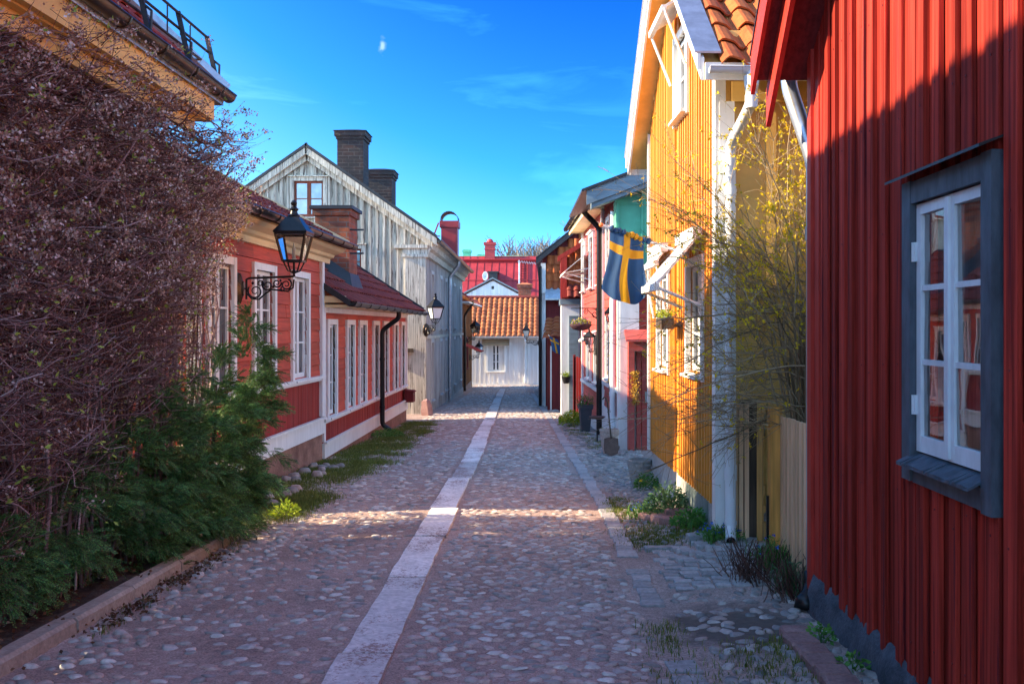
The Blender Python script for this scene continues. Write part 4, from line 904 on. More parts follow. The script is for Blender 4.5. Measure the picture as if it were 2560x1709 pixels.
for (a, b, hs_) in ((c[0]+.006, mid-.003, 0), (mid+.003, c[1]-.006, 1)):
    zb, zt = c[2]+.02, c[3]-.006; st = .046
    mb = MB(Mw); mb.box((a, t0, zb), (a+st, t1, zt)); mb.box((b-st, t0, zb), (b, t1, zt)); mb.box((a+st, t0, zt-st), (b-st, t1-.001, zt)); mb.box((a+st, t0, zb), (b-st, t1-.001, zb+.07))
    for j in (1, 2): zz = zb+.07+(zt-st-zb-.07)*j/3; mb.box((a+st, t0+.006, zz-.012), (b-st, t1-.006, zz+.012))
    if hs_: mb.box((a-.016, t1, zb+.01), (a+.018, t1+.012, zt-.01))
    sash = mb.build('sash', SASHW, wn)
    for j in range(3):
        za = zb+.07+(zt-st-zb-.07)*j/3; zc = zb+.07+(zt-st-zb-.07)*(j+1)/3
        mb = MB(Mw); dx = random.uniform(-.004, .004); dy = random.uniform(-.004, .004); mb.add([(a+st-.005, .008+dx, za-.0), (b-st+.005, .008-dx, za), (b-st+.005, .008-dx+dy, zc), (a+st-.005, .008+dx+dy, zc)], [(0, 1, 2, 3)]); 
        g_ = mb.build('pane', CLEARW, wn)
    if not hs_:
        mb = MB(Mw)
        for zz in (zt-.25, zb+.16): mb.box((a-.02, t1, zz), (a+.012, t1+.012, zz+.085)); mb.tube([(a-.005, t1+.012, zz), (a-.005, t1+.012, zz+.085)], .009, 8)
        mb.build('hinge', SASHW, wn)
# curtains and room behind the panes
n = 44; V = []; F = []
for i in range(n):
    s_v = c[0]+(c[1]-c[0])*i/(n-1); tt = -.09+.018*math.sin(i*1.15)+.01*math.sin(i*2.7)
    gap = .30*math.exp(-((s_v-mid)/.12)**2)
    for zz in (c[2]+.02+gap*.0, c[3]): V.append(tuple(M @ Vector((s_v, tt, zz))))
keep_ = [i for i in range(n-1) if True]
F = [(2*i, 2*i+2, 2*i+3, 2*i+1) for i in keep_]
bulk('curtain', V, F, paint('thin curtain', (.62, .58, .62), grain=(40, 40, 1), var=.3), wn, smooth=True)
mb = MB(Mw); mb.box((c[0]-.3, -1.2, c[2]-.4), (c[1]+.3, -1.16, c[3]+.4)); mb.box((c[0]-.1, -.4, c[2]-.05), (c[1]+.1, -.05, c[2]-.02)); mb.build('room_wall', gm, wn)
# far corner downpipe: galvanised, black shoe at the foot
px1 = XR1+.02; py1 = FY+.16
pipe(RH, [(px1-.10, FY+.28, eave+.05), (px1-.10, FY+.28, eave-.10), (px1+.03, FY+.15, eave-.62), (px1+.03, FY+.15, Z(-1.60))], .052, GALV, collars=[((px1+.03, FY+.15, Z(.55)), .09)])
mb = MB(); mb.tube([(px1+.02, FY+.13, Z(-1.55)), (px1+.01, FY+.10, Z(-1.62)), (px1-.03, FY+.03, Z(-1.68)), (px1-.075, FY-.03, Z(-1.70)), (px1-.09, FY-.05, Z(-1.74))], [.06, .06, .062, .064, .068], 12); mb.build('pipe_shoe', BLACK, RH, True)
gutter(RH, (XO+.05, FY+.30, eave+.06), (8, FY+.30, eave+.06), .06, GALV)

# ---- yellow house, gable to the street
YH = thing('yellow_house', 'tall ochre yellow house with ribbed boarding and an orange tile roof, gable facing the street', 'house', (1.5, 9.5, -.2))
M, Ln = frame((1.40, 7.70), (1.27, 11.40), (-1, 0)); wb = Z(-1.45); eave = Z(2.28); pk = .83
top = lambda s: eave+min(s, Ln-s)*pk
sY = lambda off: (3674/(off+77.3)-7.70)
at = (sY(337.5)+.07, sY(304.7)-.07, Z(2.05), Z(2.80)); w1 = (sY(292.6)+.06, sY(266)-.06, Z(-.43), Z(.55)); w2 = (sY(373)+.07, sY(333)-.07, Z(-.40), Z(.55))
mb = MB(M); batten_wall(mb, 0, Ln/2, wb, top, .115, .045, [at, w1, w2], bt=.024, jit=.06, wob=.002); batten_wall(mb, Ln/2, Ln, wb, top, .115, .045, [at, w1, w2], bt=.024, jit=.06, wob=.002); mb.build('gable_wall', YEL, YH)
for g in (at, w1, w2): window(YH, M, *g, WHITE, WHITE, GLASS, cw=.075, cols=2, rows=3 if g is not at else 2, proud=.045, rec=.015, st=.045)
M2, L2_ = frame((1.40, 7.70), (8.0, 7.70), (0, -1))
mb = MB(M2); batten_wall(mb, .05, L2_, Z(-1.45), lambda s: eave+.1, .36, .075, bt=.024, jit=.05, wob=.002); mb.box((.1, .0, Z(1.80)), (L2_, .04, Z(1.96))); mb.build('eave_wall', YEL_TRIM, YH)
M3, L3_ = frame((1.27, 11.40), (8.0, 11.40), (0, 1)); mb = MB(M3); batten_wall(mb, 0, L3_, Z(-1.45), lambda s: eave, .3, .07); mb.build('eave_wall', YEL_TRIM, YH)
mb = MB(M); mb.box((-.04, -.05, Z(-1.60)), (.08, .035, eave+.02)); mb.build('corner_board', WHITE, YH); mb = MB(M); mb.box((Ln-.05, -.03, Z(-1.45)), (Ln+.03, .04, eave)); mb.build('corner_board', WHITE, YH)
mb = MB(M2); mb.box((.0, -.02, Z(-1.60)), (.12, .045, Z(1.80))); mb.build('corner_board', WHITE, YH)
mb = MB(M); mb.box((-.02, -.3, -.8), (Ln+.02, -.012, wb+.02)); fd = mb.build('foundation', FOUND, YH)
mb = MB(M2); mb.box((.02, -.3, -.8), (L2_, -.03, Z(-1.44))); mb.build('foundation', FOUND, YH)
mb = MB(M); mb.box((.45, -.012, Z(-1.66)), (1.45, -.004, Z(-1.48))); mb.build('foundation_vent', stone('mossy glass block', (.14, .19, .17), (.24, .29, .27), scale=14, bmp=.3), YH)
# roof
s3 = Vector((M[0][0], M[1][0], 0)); t3 = Vector((M[0][1], M[1][1], 0)); O0 = Vector((M[0][3], M[1][3], 0))
ov = .20; lo = -.42; hi = Ln+.42; mid = Ln/2; zr = lambda s: eave+.04+min(s, Ln-s)*pk
def RP(s, t, dz=0): return O0+s3*s+t3*t+Vector((0, 0, zr(s)+dz))
mb = MB()
for a, b in ((lo, mid), (hi, mid)): mb.plate([RP(a, ov), RP(b, ov), RP(b, -6.5), RP(a, -6.5)], (0, 0, -.03))
mb.build('soffit', YEL_TRIM, YH)
mb = MB()
for a, b in ((lo, mid), (hi, mid)):
    mb.plate([RP(a, ov, -.10), RP(b, ov, -.10), RP(b, ov, .07), RP(a, ov, .07)], t3*.025); mb.plate([RP(a, ov+.027, -.02), RP(b, ov+.027, -.02), RP(b, ov+.027, .10), RP(a, ov+.027, .10)], t3*.025)
mb.plate([RP(lo, ov-.005, -.10), RP(lo, ov-.005, .03), RP(lo, -6.5, .03), RP(lo, -6.5, -.10)], s3*-.02)
mb.plate([RP(hi, ov-.005, -.10), RP(hi, ov-.005, .03), RP(hi, -6.5, .03), RP(hi, -6.5, -.10)], s3*.02)
mb.build('barge_board', WHITE, YH)
mb = MB()
for a, b in ((lo, mid), (hi, mid)): mb.plate([RP(a, ov+.07, .105), RP(b, ov+.07, .105), RP(b, ov-.13, .105), RP(a, ov-.13, .105)], (0, 0, .015))
mb.build('verge_flashing', GALV, YH)
mb = MB()
for a, b, sg in ((lo-.03, mid, 1), (hi+.03, mid, -1)):
    W = (RP(mid, 0)-RP(a, 0)).normalized(); tiles(mb, RP(a, ov-.12, .055), -t3, W, 6.2, (RP(mid, 0)-RP(a, 0)).length, per=.245, course=.345, amp=.038, lift=.032, seg=10)
rf = mb.build('roof', TILE_O, YH)
mb = MB(); mb.beam(RP(mid, ov, .1), RP(mid, -6.5, .1), .2, .12); mb.build('ridge', TILE_O, rf)
# roof step ladder
mb = MB(); q = lambda s, t, d: RP(s, t, .055+d)
for k in range(4): mb.beam(q(lo+.22+.0*k, -.62, .10+.075*k), q(lo+.22, -1.05, .10+.075*k), .02, .02)
mb.beam(q(lo+.20, -.72, .06), q(lo+.24, -.72, .36), .025, .025); mb.beam(q(lo+.12, -.98, .0), q(lo+.26, -.98, .44), .03, .03); mb.beam(q(lo+.12, -.98, .06), q(lo+.5, -.98, .06), .03, .02)
mb.build('roof_step', GALV, rf)
gp = lambda t: O0+s3*(lo-.085)+t3*t+Vector((0, 0, zr(lo)-.03))
gutter(YH, gp(ov-.02), gp(-6.4), .042, STEEL_W, brackets=8)
p0 = gp(-.14); x0 = p0.x+.0
pipe(YH, [p0+Vector((0, 0, -.02)), p0+Vector((0, 0, -.26)), Vector((1.475, 7.585, 3.0)), Vector((1.475, 7.585, -.03)), Vector((1.455, 7.47, -.10))], .043, STEEL_W, collars=[((1.475, 7.585, .35), .12), ((1.475, 7.585, 2.6), .05), (p0+Vector((0, 0, -.3)), .1), ((1.475, 7.585, .0), .03)])
mb = MB(); mb.lathe([(.046, -.12), (.062, .0)], p0+Vector((0, 0, -.06)), 12); mb.build('gutter_outlet', STEEL_W, YH, True); mb = MB(); mb.tube([(1.455, 7.468, -.103), (1.455, 7.460, -.106)], .036, 12); mb.build('pipe_mouth', BLACK, YH, True)
# awnings over the windows
def awning(s0, s1, zt, out, zb, arms, M=M, cloth=None):
    mb = MB(M); mb.plate([(s0, .06, zt), (s1, .06, zt), (s1, out, zb), (s0, out, zb)], (0, 0, .03)); mb.box((s0-.03, out-.025, zb-.03), (s1+.03, out+.02, zb+.03)); mb.box((s0-.02, .05, zt-.02), (s1+.02, .13, zt+.07))
    for s_v in (s0-.02, s1+.02): mb.tube([(s_v, out, zb), (s_v, .06, arms)], .014, 6)
    return mb.build('awning', WHITE, YH)
awning(w2[0]-.1, w2[1]+.08, Z(.78), .44, Z(.34), Z(.18)); awning(w1[0]-.1, w1[1]+.1, Z(.80), .17, Z(.66), Z(.10)); awning(at[0]-.08, at[1]+.08, Z(3.06), .26, Z(2.93), Z(2.42))

# ---- fence and gate between the red and the yellow house
FN = thing('fence', 'short pale yellow picket fence between the near red house and the yellow house', 'fence', (1.9, 7.25, -.2))
MF, lf = frame((1.795, 7.22), (1.755, 6.12), (-1, 0)); mb = MB(MF); s_ = .0
while s_ < lf+.3: mb.box((s_, 0, -.13+random.uniform(-.01, .01)), (s_+.072+random.uniform(-.004, .004), .022, Z(-.665)+.03*s_+random.uniform(-.006, .006))); s_ += .128
mb.build('picket', YEL_PALE, FN)
mb = MB(MF); mb.box((0, -.06, -.10), (lf, -.048, Z(-.72))); mb.build('gap_shade_board', paint('brown gap shade', (.16, .09, .04), grain=(30, 30, 2), var=.4), FN)  # added dark sheet behind the pickets so the gaps read as shade
for z_ in (.08, .70): mb = MB(MF); mb.box((0, -.045, z_), (lf, -.003, z_+.08)); mb.build('rail', YEL_TRIM, FN)
mb = MB(); mb.box((1.70, 7.20, -.25), (1.785, 7.30, Z(-.60))); mb.build('post', paint('orange ochre post', (.85, .40, .09), grain=(30, 30, 2)), FN); mb = MB(); mb.box((1.665, 7.17, -.2), (1.683, 7.19, .3)); mb.build('latch_rod', BLACK, FN)
GT = thing('gate', 'open yellow lattice garden gate with dark timber post', 'gate', (1.62, 7.5, -.2))
a = Vector((1.695, 7.55, 0)); b = Vector((1.93, 8.10, 0)); M4, l4 = frame(a, b, (-1, 0))
mb = MB(M4); mb.box((0, -.02, -.12), (.07, .02, .93)); mb.box((l4-.07, -.02, -.12), (l4, .02, .93)); mb.box((.07, -.018, .86), (l4-.07, .018, .93)); mb.box((.07, -.018, .22), (l4-.07, .018, .30)); mb.box((.07, -.018, -.12), (l4-.07, .018, .0)); mb.box((.07, -.02, .08), (l4-.07, .02, .14))
mb.build('gate_frame', paint('worn ochre gate', (.70, .36, .10), grain=(20, 20, 2), var=.3, worn=(.2, .15, .1), worn_amt=.1), GT)
mb = MB(M4)
for k in range(7):
    for sg in (1, -1):
        s0 = .07+(l4-.14)*(k-1)/5; zz = (.30, .86) if sg > 0 else (.86, .30); e0, e1 = s0, s0+.36
        if e0 < .07 or e1 > l4-.07: continue
        mb.beam((e0, .008*sg, zz[0]), (e1, .008*sg, zz[1]), .03, .014, (0, 1, 0))
mb.build('lattice', paint('grey lattice', (.42, .34, .22), grain=(20, 20, 20)), GT)
mb = MB(); mb.box((1.565, 7.66, -.25), (1.70, 7.80, .98)); mb.build('gate_post', OLDWOOD, GT)
mb = MB(); 
for k, xx in enumerate((1.50, 1.545, 1.59)): mb.box((xx+.005, 7.625+.0*k, -.12), (xx+.04, 7.645, .95))
mb.box((1.50, 7.60, .78), (1.63, 7.66, .80)); mb.build('side_picket', YEL_PALE, GT)

# ---- red and pink house with green tin gable
PH = thing('red_house', 'pinkish red lap sided house with its gable clad in green tin, beside the yellow house', 'house', (1.5, 17, -.4))
yg = 16.2; M, Ln = frame((1.29, yg), (1.20, 19.15), (-1, 0))
lw = [(1.55, 2.15, Z(.95), Z(2.0)), (1.6, 2.2, Z(-.95), Z(.15))]
mb = MB(M); lap_wall(mb, 0, Ln, Z(-1.55), Z(2.3), .16, lw); mb.build('wall', RED_PINK, PH)
for g in lw: window(PH, M, *g, WHITE, WHITE, GLASS, cw=.08, proud=.05)
mb = MB(M); mb.box((-.03, -.03, Z(-2.0)), (.12, .05, Z(2.3))); mb.build('corner_board', WHITE, PH); mb = MB(M); mb.box((Ln-.1, -.03, Z(-2.0)), (Ln, .05, Z(2.3))); mb.build('corner_board', WHITE, PH); mb = MB(M); mb.box((.12, 0, Z(-1.12)), (Ln-.1, .06, Z(-1.04))); mb.build('sill_band', WHITE, PH); mb = MB(M); mb.box((.12, 0, Z(-2.0)), (Ln-.1, .05, Z(-1.55))); mb.build('skirting', WHITE, PH)
M2, L2_ = frame((1.29, yg), (5.5, yg), (0, -1)); dr = (.34, 1.1, Z(-2.08), Z(-.30))
mb = MB(M2); lap_wall(mb, .30, L2_, Z(-2.1), Z(.62), .15, [dr]); mb.build('gable_wall', RED_L, PH)
mb = MB(M2); mb.box((-.01, -.03, Z(-2.1)), (.31, .05, Z(.6))); mb.build('corner_board', WHITE, PH)
# green tin sheets with standing seams over the upper gable
sl = .38; zt = lambda x: Z(2.05)+(x-.75)*sl
mb = MB(); mb.plate([(1.25, yg-.10, Z(.66)), (5.5, yg-.10, Z(.66)), (5.5, yg-.10, zt(5.5)), (1.25, yg-.10, zt(1.25))], (0, .09, 0))
for xx in (1.63, 2.05, 2.5): mb.beam((xx, yg-.12, Z(.66)), (xx+.02, yg-.12, zt(xx)), .025, .05, (0, 1, 0))
for zz in (1.35, 2.05): mb.box((1.28, yg-.112, Z(zz)), (5.4, yg-.10, Z(zz)+.012))
mb.box((1.21, yg-.14, Z(.66)), (1.25, yg+.5, zt(1.25)-.02)); mb.build('tin_cladding', GREENTIN, PH)
mb = MB(); mb.box((1.24, yg-.16, Z(.57)), (5.5, yg-.02, Z(.655))); mb.build('gable_sill', BLUEGREY, PH)
mb = MB()
mb.plate([(.70, yg-.42, zt(.7)-.02), (5.5, yg-.42, zt(5.5)-.02), (5.5, yg-.42, zt(5.5)+.22), (.70, yg-.42, zt(.7)+.22)], (0, .04, 0))
mb.plate([(.78, yg-.38, zt(.78)-.10), (5.5, yg-.38, zt(5.5)-.10), (5.5, yg-.38, zt(5.5)+.0), (.78, yg-.38, zt(.78)+.0)], (0, .3, 0)); mb.build('barge_board', BLUEGREY, PH)
mb = MB(); mb.plate([(.62, yg-.46, zt(.62)+.215), (5.5, yg-.46, zt(5.5)+.215), (5.3, 19.1, zt(5.3)+.215), (.5, 19.1, zt(.5)+.215)], (0, 0, .05)); mb.build('roof', DARKTIN, PH)
mb = MB(); mb.box((1.4, 19.0, -1.2), (5.5, 19.1, Z(2.3))); mb.build('end_wall', RED_L, PH)
pipe(PH, [(1.20, 16.6, Z(2.0)), (1.20, 16.6, Z(.62)), (1.19, 16.6, Z(.45)), (1.19, 16.6, Z(-2.0))], .055, STEEL_W, collars=[((1.19, 16.6, Z(-1.2)), .08)])
# street door with its little hood
mb = MB(M2); mb.box((.11, .052, Z(-2.1)), (.21, .298, Z(-.402))); mb.box((.26, .052, Z(-2.1)), (.33, .16, Z(-.40))); mb.box((.11, .052, Z(-.40)), (1.4, .30, Z(-.24)))
mb.add([(.06, .42, Z(-.24)), (1.5, .42, Z(-.24)), (1.5, .052, Z(-.09)), (.06, .052, Z(-.09)), (.06, .42, Z(-.20)), (1.5, .42, Z(-.20)), (1.5, .052, Z(-.04)), (.06, .052, Z(-.04))], [(0,3,2,1),(4,5,6,7),(0,1,5,4),(1,2,6,5),(2,3,7,6),(3,0,4,7)])
mb.build('door_hood', RED_PINK, PH)
mb = MB(M2); s_ = .35
while s_ < 1.3: mb.box((s_, .10, Z(-2.08)), (s_+.085, .135, Z(-.41))); s_ += .09
dd = mb.build('door', RED_PINK, PH)
mb = MB(M2); mb.box((.40, .135, Z(-1.26)), (.50, .145, Z(-1.08))); mb.build('letter_plate', GALV, dd); mb = MB(M2); mb.tube([(.56, .14, Z(-1.15)), (.56, .18, Z(-1.14)), (.56, .18, Z(-.95)), (.56, .14, Z(-.94))], .012, 6); mb.build('handle', BLACK, dd)

# ---- two storey red house
AH = thing('red_house', 'two storey sunlit red house with black downpipe beside the hanging oval basket', 'house', (1.1, 21.5, -.6))
M, Ln = frame((1.195, 19.2), (.985, 24.0), (-1, 0)); ya = lambda off: (4521/(off+98.6)-19.2)
hl = [(ya(117)+.06, ya(107)-.06, Z(.90), Z(2.02)), (ya(97)+.06, ya(90)-.06, Z(.90), Z(2.02)), (.35, .8, Z(.9), Z(2.02)), (ya(128)+.1, ya(119)-.06, Z(-1.15), Z(-.25)), (ya(109.6)+.06, ya(101.5)-.06, Z(-1.15), Z(-.25))]
mb = MB(M); lap_wall(mb, 0, Ln, Z(-2.0), Z(2.45), .17, hl); mb.build('wall', RED_PINK, AH)
for g in hl: window(AH, M, *g, WHITE, WHITE, GLASS, cw=.085, proud=.06, head=1)
mb = MB(M); mb.box((-.02, -.03, Z(-2.2)), (.1, .055, Z(2.4))); mb.build('corner_board', WHITE, AH); mb = MB(M); mb.box((Ln-.1, -.03, Z(-2.2)), (Ln+.02, .055, Z(2.4))); mb.build('corner_board', WHITE, AH); mb = MB(M); mb.box((.1, 0, Z(-1.34)), (Ln-.1, .09, Z(-1.27))); mb.build('sill_band', WHITE, AH); mb = MB(M); mb.box((.1, 0, Z(-2.4)), (Ln-.1, .04, Z(-2.0))); mb.build('skirting', WHITE, AH)
mb = MB(); s3 = Vector((M[0][0], M[1][0], 0)); t3 = Vector((M[0][1], M[1][1], 0)); O0 = Vector((M[0][3], M[1][3], 0))
q = lambda s, t, h: O0+s3*s+t3*t+Vector((0, 0, Z(h)))
mb.plate([q(-.1, 0, 2.36), q(Ln+.25, 0, 2.36), q(Ln+.25, .32, 2.36), q(-.1, .32, 2.36)], (0, 0, .04)); mb.plate([q(-.1, .32, 2.32), q(Ln+.25, .32, 2.32), q(Ln+.25, .32, 2.47), q(-.1, .32, 2.47)], t3*.025); mb.build('eave_board', CREAM, AH)
W = (-t3+Vector((0, 0, .42))).normalized(); mb = MB(); tiles(mb, q(-.1, .36, 2.50), s3, W, Ln+.35, 4.2, per=.25, course=.36, amp=.03); mb.build('roof', TILE_OLD, AH)
gutter(AH, q(-.15, .42, 2.50), q(Ln+.32, .42, 2.48), .065, BLACK, brackets=5)
g0 = q(.0, .42, 2.44); pipe(AH, [g0, g0+Vector((0, 0, -.12)), q(-.06, .10, 1.98), q(-.06, .10, -2.2)], .055, BLACK, collars=[(q(-.06, .1, .3), .06), (q(-.06, .1, -1.2), .06)])
M2, L2_ = frame((.985, 24.0), (6, 24.0), (0, 1)); mb = MB(M2); mb.box((0, -.05, Z(-2.6)), (L2_, 0, Z(2.45))); mb.build('end_wall', RED_L, AH)
mb = MB(); mb.box((1.2, 19.12, Z(-2.6)), (6, 19.17, Z(2.4))); mb.plate([(.9, 19.14, Z(2.4)), (6, 19.14, Z(2.4)), (5.5, 19.14, Z(4.3))], (0, .05, 0)); mb.build('end_wall', RED_L, AH)
# folded awning arms over the street
mb = MB()
for s_v, zz in ((2.9, 1.25), (3.5, 1.18), (4.2, 1.24)):
    mb.tube([q(s_v, .05, zz+.1), q(s_v+.05, .60, zz)], .018, 6); mb.tube([q(s_v, .05, zz-.15), q(s_v+.05, .60, zz)], .014, 6)
mb.tube([q(2.7, .60, 1.25), q(4.4, .60, 1.22)], .02, 6); mb.plate([q(2.7, .06, 1.72), q(4.4, .06, 1.72), q(4.4, .60, 1.26), q(2.7, .60, 1.26)], (0, 0, .02))
mb.build('awning', WHITE, AH)
mb = MB(); 
for s_v in (.9, 1.5): mb.tube([q(s_v, .06, -.12), q(s_v, .38, -.32)], .018, 6); 
mb.plate([q(.85, .05, -.10), q(1.55, .05, -.10), q(1.55, .38, -.30), q(.85, .38, -.30)], (0, 0, .03)); mb.build('awning', WHITE, AH)

# ---- white and red gate house, red fence, tile hung house beyond
WG = thing('white_house', 'narrow white walled building with tile hung red upper storey, behind the red plank fence', 'house', (.6, 26, -.8))
mb = MB(); mb.box((.46, 25.4, -1.3), (.94, 27.4, Z(.62))); mb.build('wall', WHITE, WG)
mb = MB(); mb.box((.66, 25.34, -1.05), (.90, 25.4, Z(.3))); mb.build('doorway_panel', BLUEGREY, WG)
mb = MB(); mb.box((.42, 25.3, Z(.60)), (1.1, 27.5, Z(.74))); mb.build('cornice', BLUEGREY, WG)
mb = MB(); mb.box((.46, 25.42, Z(.74)), (2.3, 27.3, Z(1.8))); mb.plate([(.46, 25.42, Z(1.8)), (2.3, 25.42, Z(1.8)), (2.3, 25.42, Z(2.9))], (0, 1.8, 0)); mb.build('upper_wall', RED_DARK, WG)
mb = MB(); mb.plate([(.44, 25.2, Z(.78)), (.60, 25.2, Z(.78)), (.60, 25.2, Z(1.88)), (.44, 25.2, Z(1.78))], (0, .2, 0)); mb.plate([(.36, 25.2, Z(1.72)), (2.3, 25.2, Z(2.92)), (2.3, 25.2, Z(3.04)), (.36, 25.2, Z(1.86))], (0, .12, 0)); mb.build('barge_board', FALU_TRIM, WG)
mb = MB(); W = Vector((0, .12, 1)).normalized()
tiles(mb, (.62, 25.36, Z(1.12)), (1, 0, 0), Vector((0, .02, 1)), 1.7, .88, per=.19, course=.27, amp=.025); tiles(mb, (.80, 25.34, Z(1.98)), (1, 0, 0), Vector((0, .02, 1)), 1.5, .36, per=.19, course=.27, amp=.025); tiles(mb, (1.2, 25.33, Z(2.3)), (1, 0, 0), Vector((0, .02, 1)), 1.1, .3, per=.19, course=.27, amp=.025); mb.build('tile_cladding', TILE_O, WG)
mb = MB(); tiles(mb, (.60, 24.9, Z(.80)), (1, 0, 0), Vector((0, .8, .6)), 1.7, .58, per=.19, course=.3, amp=.025); mb.build('lean_to_roof', TILE_OLD, WG)
RF = thing('fence', 'red plank fence beside the tall dark planter', 'fence', (.9, 23.9, -.7))
mb = MB(); x = .76
while x < 1.03: mb.box((x, 24.3-.4*(x-.76)/.27, -1.0), (x+.05, 24.33-.4*(x-.76)/.27, Z(-.76)+random.uniform(-.02, .02))); x += .055
mb.build('plank', FALU_TRIM, RF)
mb = MB(); mb.box((.74, 24.3, -1.0), (.80, 24.5, Z(-.70))); mb.build('post', RED_DARK, RF)
TH = thing('tile_hung_house', 'dark red house whose gable is hung with orange tiles under a dark sloping verge', 'house', (.3, 32, -1))
mb = MB(); mb.box((-.04, 30.2, -1.8), (5, 46, Z(1.6))); mb.build('wall', RED_DARK, TH)
vz = lambda x: Z(2.05)+(x+.18)*.80
mb = MB(); mb.plate([(-.04, 30.1, Z(1.2)), (3, 30.1, Z(1.2)), (3, 30.1, vz(3)), (-.04, 30.1, vz(-.04))], (0, .12, 0)); mb.build('gable_wall', RED_DARK, TH)
mb = MB()
for k in range(14):
    z0 = Z(1.22)+k*.26; xs0 = max(.06, (z0+.26-Z(2.05))/.80-.18+.02)
    if xs0 < 2.6: tiles(mb, (xs0, 30.04, z0), (1, 0, 0), (0, .03, 1), 2.9-xs0, .25, per=.2, course=.25, amp=.025)
mb.build('tile_cladding', TILE_O, TH)
mb = MB(); mb.plate([(-.25, 29.8, vz(-.25)-.04), (3, 29.8, vz(3)-.04), (3, 29.8, vz(3)+.14), (-.25, 29.8, vz(-.25)+.14)], (0, .1, 0)); mb.plate([(-.25, 29.8, vz(-.25)+.12), (3, 29.8, vz(3)+.12), (3, 46.2, vz(3)+.12), (-.25, 46.2, vz(-.25)+.12)], (0, 0, .06)); mb.build('roof', DARKTIN, TH)
mb = MB(); mb.plate([(.04, 29.75, Z(.84)), (2, 29.75, Z(.84)), (2, 30.08, Z(1.22)), (.04, 30.08, Z(1.22))], (0, 0, .05)); mb.build('skirt_roof', GALV, TH)
mb = MB(); mb.box((-.10, 30.0, -1.6), (.05, 30.2, Z(2.0))); mb.box((-.16, 29.95, Z(1.05)), (.05, 30.2, Z(1.2))); mb.box((-.06, 30.2, -1.6), (-.045, 46, Z(1.7))); mb.build('corner_board', WHITE, TH)
pipe(TH, [(-.12, 29.9, Z(1.9)), (-.12, 29.9, -1.3)], .05, BLACK)
mb = MB(); mb.box((.10, 27.9, -1.5), (.62, 29.9, Z(-.35))); mb.build('porch', RED_DARK, TH)
mb = MB(); W = Vector((.05, 1, .28)).normalized(); tiles(mb, (-.05, 27.5, Z(-.33)), (1, 0, .18), W, .75, 2.2, per=.22, course=.34, amp=.025); mb.build('porch_roof', TILE_O, TH)
mb = MB(); mb.box((.18, 27.85, -1.2), (.22, 27.9, Z(-.55))); mb.build('porch_trim', WHITE, TH)
